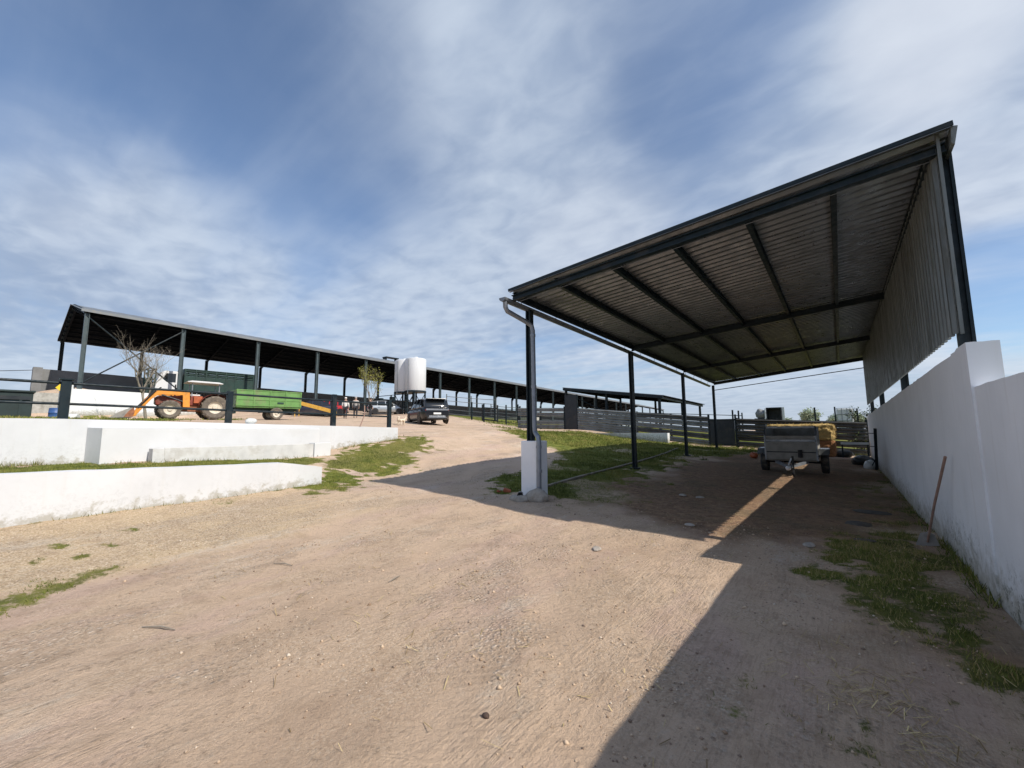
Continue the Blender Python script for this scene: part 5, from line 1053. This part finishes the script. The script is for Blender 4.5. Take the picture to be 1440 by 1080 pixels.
M['youngleaf']=tintmat('young_leaf',[(0,(.12,.13,.02)),(.5,(.24,.25,.045)),(1,(.36,.33,.09))]); M['darkleaf']=tintmat('dark_leaf',[(0,(.012,.022,.010)),(.6,(.035,.055,.02)),(1,(.08,.10,.04))]); M['hazyleaf']=tintmat('hazy_leaf',[(0,(.22,.28,.2)),(.5,(.30,.37,.25)),(1,(.38,.44,.32))]); M['bud']=tintmat('leaf_bud',[(0,(.20,.15,.11)),(1,(.36,.28,.19))])  # distant leaf tones have haze mixed into the colour
x,y=-38.0,7.1; branchtree('bare_tree','bare pale-barked tree between the tractor and the barn',(x,y,gz(x,y)),6.3,.55,5,'bud',900,.11,4,None,4,-.08,.45,.03)
x,y=-40.3,26.2; branchtree('young_tree','young tree with yellowish spring leaves left of the white tanks',(x,y,gz(x,y)),5.7,.5,12,'youngleaf',1300,.085,4,None,3,0,.55,.075)
x,y=1.3,28.4; branchtree('dark_bush','dark evergreen bush behind the end of the white wall',(x,y,gz(x,y)-.2),3.0,.9,21,'darkleaf',3800,.06,3,None,4,0,.35,.07,.1)
for k,(x,y,h,l,sd) in enumerate(((-6.5,150,7.5,'broad pale green tree on the far skyline',31),(-1.,170,7,'hazy tree on the far skyline right of the broad one',32),(3.5,150,6.5,'low hazy tree behind the pale liquid container',33),(-14.5,160,5.5,'small hazy tree left on the far skyline',34))):
    branchtree('distant_tree',l,(x,y,gz(x,y)),h,.85,sd,'hazyleaf',2600,.25,3,'trees on the skyline',4,0,.45,.38,.2)
# ---------------------------------------------------------------- sky, sun, camera
EL,AZ=R(43.6),math.atan2(1.05,.06)   # azimuth from +Y towards +X
sd=Vector((math.sin(AZ)*math.cos(EL),math.cos(AZ)*math.cos(EL),math.sin(EL)))
ld=bpy.data.lights.new('sun','SUN'); ld.energy=5.0; ld.angle=R(.53); ld.color=(1,.93,.82)
lo=bpy.data.objects.new('sun',ld); COL.objects.link(lo); lo.rotation_euler=sd.to_track_quat('Z','Y').to_euler(); lo.location=(10,-5,30)
w=bpy.data.worlds.new('World'); S.world=w; w.use_nodes=True; t=w.node_tree; bg=t.nodes['Background']
sky=N(t,'ShaderNodeTexSky',sky_type='NISHITA'); sky.sun_disc=False; sky.sun_elevation=EL; sky.sun_rotation=AZ; sky.altitude=300; sky.air_density=1.; sky.dust_density=.6; sky.ozone_density=2.2
STR=.10
tc=N(t,'ShaderNodeTexCoord'); D=tc.outputs['Generated']; sx=N(t,'ShaderNodeSeparateXYZ'); L(t,D,sx.inputs[0])
zz=math_(t,'ADD',math_(t,'MAXIMUM',sx.outputs[2],0.),.10)
cb_=N(t,'ShaderNodeCombineXYZ'); L(t,math_(t,'DIVIDE',sx.outputs[0],zz),cb_.inputs[0]); L(t,math_(t,'DIVIDE',sx.outputs[1],zz),cb_.inputs[1]); P=cb_.outputs[0]
def blob(key,deg,amt):
    # cloud banks and gaps stand in fixed compass directions (dx,dy,dz precomputed)
    v=Vector(SKYDIR[key]); n=N(t,'ShaderNodeVectorMath',operation='DOT_PRODUCT'); L(t,D,n.inputs[0]); n.inputs[1].default_value=v
    return math_(t,'MULTIPLY',mr(t,n.outputs['Value'],math.cos(R(deg)),1.,0,1),amt)
SKYDIR={'bank_0':(-0.8196, 0.0706, 0.5686),'bank_1':(-0.7278, 0.3203, 0.6064),'bank_2':(-0.6945, 0.5022, 0.5152),'bank_3':(-0.1381, 0.7275, 0.6721),'bank_4':(0.2154, 0.9534, 0.2114),'bank_5':(-0.8058, 0.4265, 0.4108),'bank_6':(-0.4931, 0.6345, 0.5952),'bank_7':(-0.4543, 0.7919, 0.408),'bank_8':(-0.4485, 0.5162, 0.7296),'bank_9':(0.128, 0.9063, 0.4027),'bank_10':(0.1538, 0.8062, 0.5714),'bank_11':(-0.9304, 0.0681, 0.3602),'bank_12':(-0.9266, 0.1974, 0.32),'bank_13':(-0.9747, 0.0597, 0.2153),'bank_14':(-0.0879, 0.9943, 0.0606),'bank_15':(-0.7393, 0.6225, 0.2568),'bank_16':(0.1537, 0.8011, 0.5785),'bank_17':(-0.3916, 0.8408, 0.3738),'bank_18':(0.0907, 0.9355, 0.3414),'bank_19':(-0.9224, 0.0279, 0.3852),'bank_20':(0.1449, 0.9849, 0.0952),'bank_21':(-0.4222, 0.8899, 0.1726)}
SKYB={'bank_0':(24, -0.42),'bank_1':(18, -0.36),'bank_2':(12, -0.22),'bank_3':(12, -0.22),'bank_4':(8, -1.0),'bank_5':(9, -0.25),'bank_6':(15, 0.4),'bank_7':(16, 0.42),'bank_8':(9, 0.35),'bank_9':(20, 0.42),'bank_10':(11, 0.5),'bank_11':(11, 0.45),'bank_12':(12, 0.4),'bank_13':(14, 0.3),'bank_14':(16, 0.3),'bank_15':(16, 0.25)}
SKYH={'bank_16':(9, 0.8),'bank_17':(14, 0.35),'bank_18':(14, 0.35),'bank_19':(8, 0.3),'bank_20':(12, 0.6),'bank_21':(9, 0.4)}
SKYMUL=(1.35, 1.42, 1.5)
cov=None
for key,(deg,amt) in SKYB.items():
    b=blob(key,deg,amt); cov=b if cov is None else math_(t,'ADD',cov,b)
def mapped(rot,sc):
    m=N(t,'ShaderNodeMapping',i={'Rotation':(0,0,R(rot)),'Scale':sc}); L(t,P,m.inputs[0]); return m.outputs[0]
n1=noise_(t,mapped(20,(.55,.9,1)),.85,4,.48,.5); n2=noise_(t,mapped(62,(.22,.9,1)),1.2,5,.5,.6); n3=noise_(t,mapped(10,(1,1.3,1)),6.,4,.5,.3)
f=math_(t,'ADD',math_(t,'MULTIPLY',math_(t,'SUBTRACT',n1,.5),1.1),math_(t,'MULTIPLY',math_(t,'SUBTRACT',n2,.5),1.1))
f=math_(t,'ADD',math_(t,'ADD',f,cov),.50)
low=mr(t,sx.outputs[2],.0,.42,1,0)
f=math_(t,'ADD',f,math_(t,'MULTIPLY',low,.34))
f=math_(t,'ADD',f,math_(t,'MULTIPLY',math_(t,'SUBTRACT',n3,.5),math_(t,'MULTIPLY',mr(t,sx.outputs[2],.12,.38,1.2,.03),.42)))
wis=noise_(t,mapped(-20,(.12,1.6,1)),1.5,6,.6,.4); f=math_(t,'ADD',f,math_(t,'MULTIPLY',math_(t,'SUBTRACT',wis,.5),.8))
mask=mr(t,f,-.2,1.15,.06,.93)
bright=mr(t,math_(t,'ADD',math_(t,'MULTIPLY',n1,.6),math_(t,'MULTIPLY',n3,.4)),.35,.65)
cc=mixc(t,bright,(.35,.44,.60),(.60,.685,.81))
hot=None
for key,(deg,amt) in SKYH.items():
    b=blob(key,deg,amt); hot=b if hot is None else math_(t,'ADD',hot,b)
cc=mixc(t,math_(t,'MULTIPLY',hot,mr(t,n2,.4,.65)),cc,(.82,.86,.93))
cc=mixc(t,math_(t,'MULTIPLY',mr(t,sx.outputs[2],.0,.2,1,0),.55),cc,(.55,.63,.75))
sc_=N(t,'ShaderNodeVectorMath',operation='SCALE'); L(t,cc,sc_.inputs[0]); sc_.inputs['Scale'].default_value=1/STR
skyb=mixc(t,1.,sky.outputs[0],(SKYMUL[0],SKYMUL[1],SKYMUL[2]),'MULTIPLY')
out=mixc(t,mask,skyb,sc_.outputs[0]); L(t,out,bg.inputs['Color']); bg.inputs['Strength'].default_value=STR
cam=bpy.data.cameras.new('camera'); co_=bpy.data.objects.new('camera',cam); COL.objects.link(co_); S.camera=co_
cam.sensor_width=36; cam.sensor_fit='HORIZONTAL'; cam.lens=36*585/1440; cam.clip_start=.05; cam.clip_end=3000
yaw,pit,rol=R(38.1),R(6.36),R(-.4)
fw_=Vector((-math.sin(yaw)*math.cos(pit),math.cos(yaw)*math.cos(pit),math.sin(pit))); rr=Vector((math.cos(yaw),math.sin(yaw),0)); uu=rr.cross(fw_)
r2=rr*math.cos(rol)+uu*math.sin(rol); u2=uu*math.cos(rol)-rr*math.sin(rol)
m=Matrix((r2,u2,-fw_)).transposed().to_4x4(); m.translation=(0,0,1.65); co_.matrix_world=m
S.view_settings.view_transform='Standard'; S.view_settings.look='None'; S.view_settings.exposure=0; S.view_settings.gamma=1
S.cycles.max_bounces=6; S.cycles.use_denoising=True; S.cycles.denoiser='OPENIMAGEDENOISE'; S.cycles.denoising_input_passes='RGB_ALBEDO_NORMAL'; S.cycles.denoising_prefilter='ACCURATE'
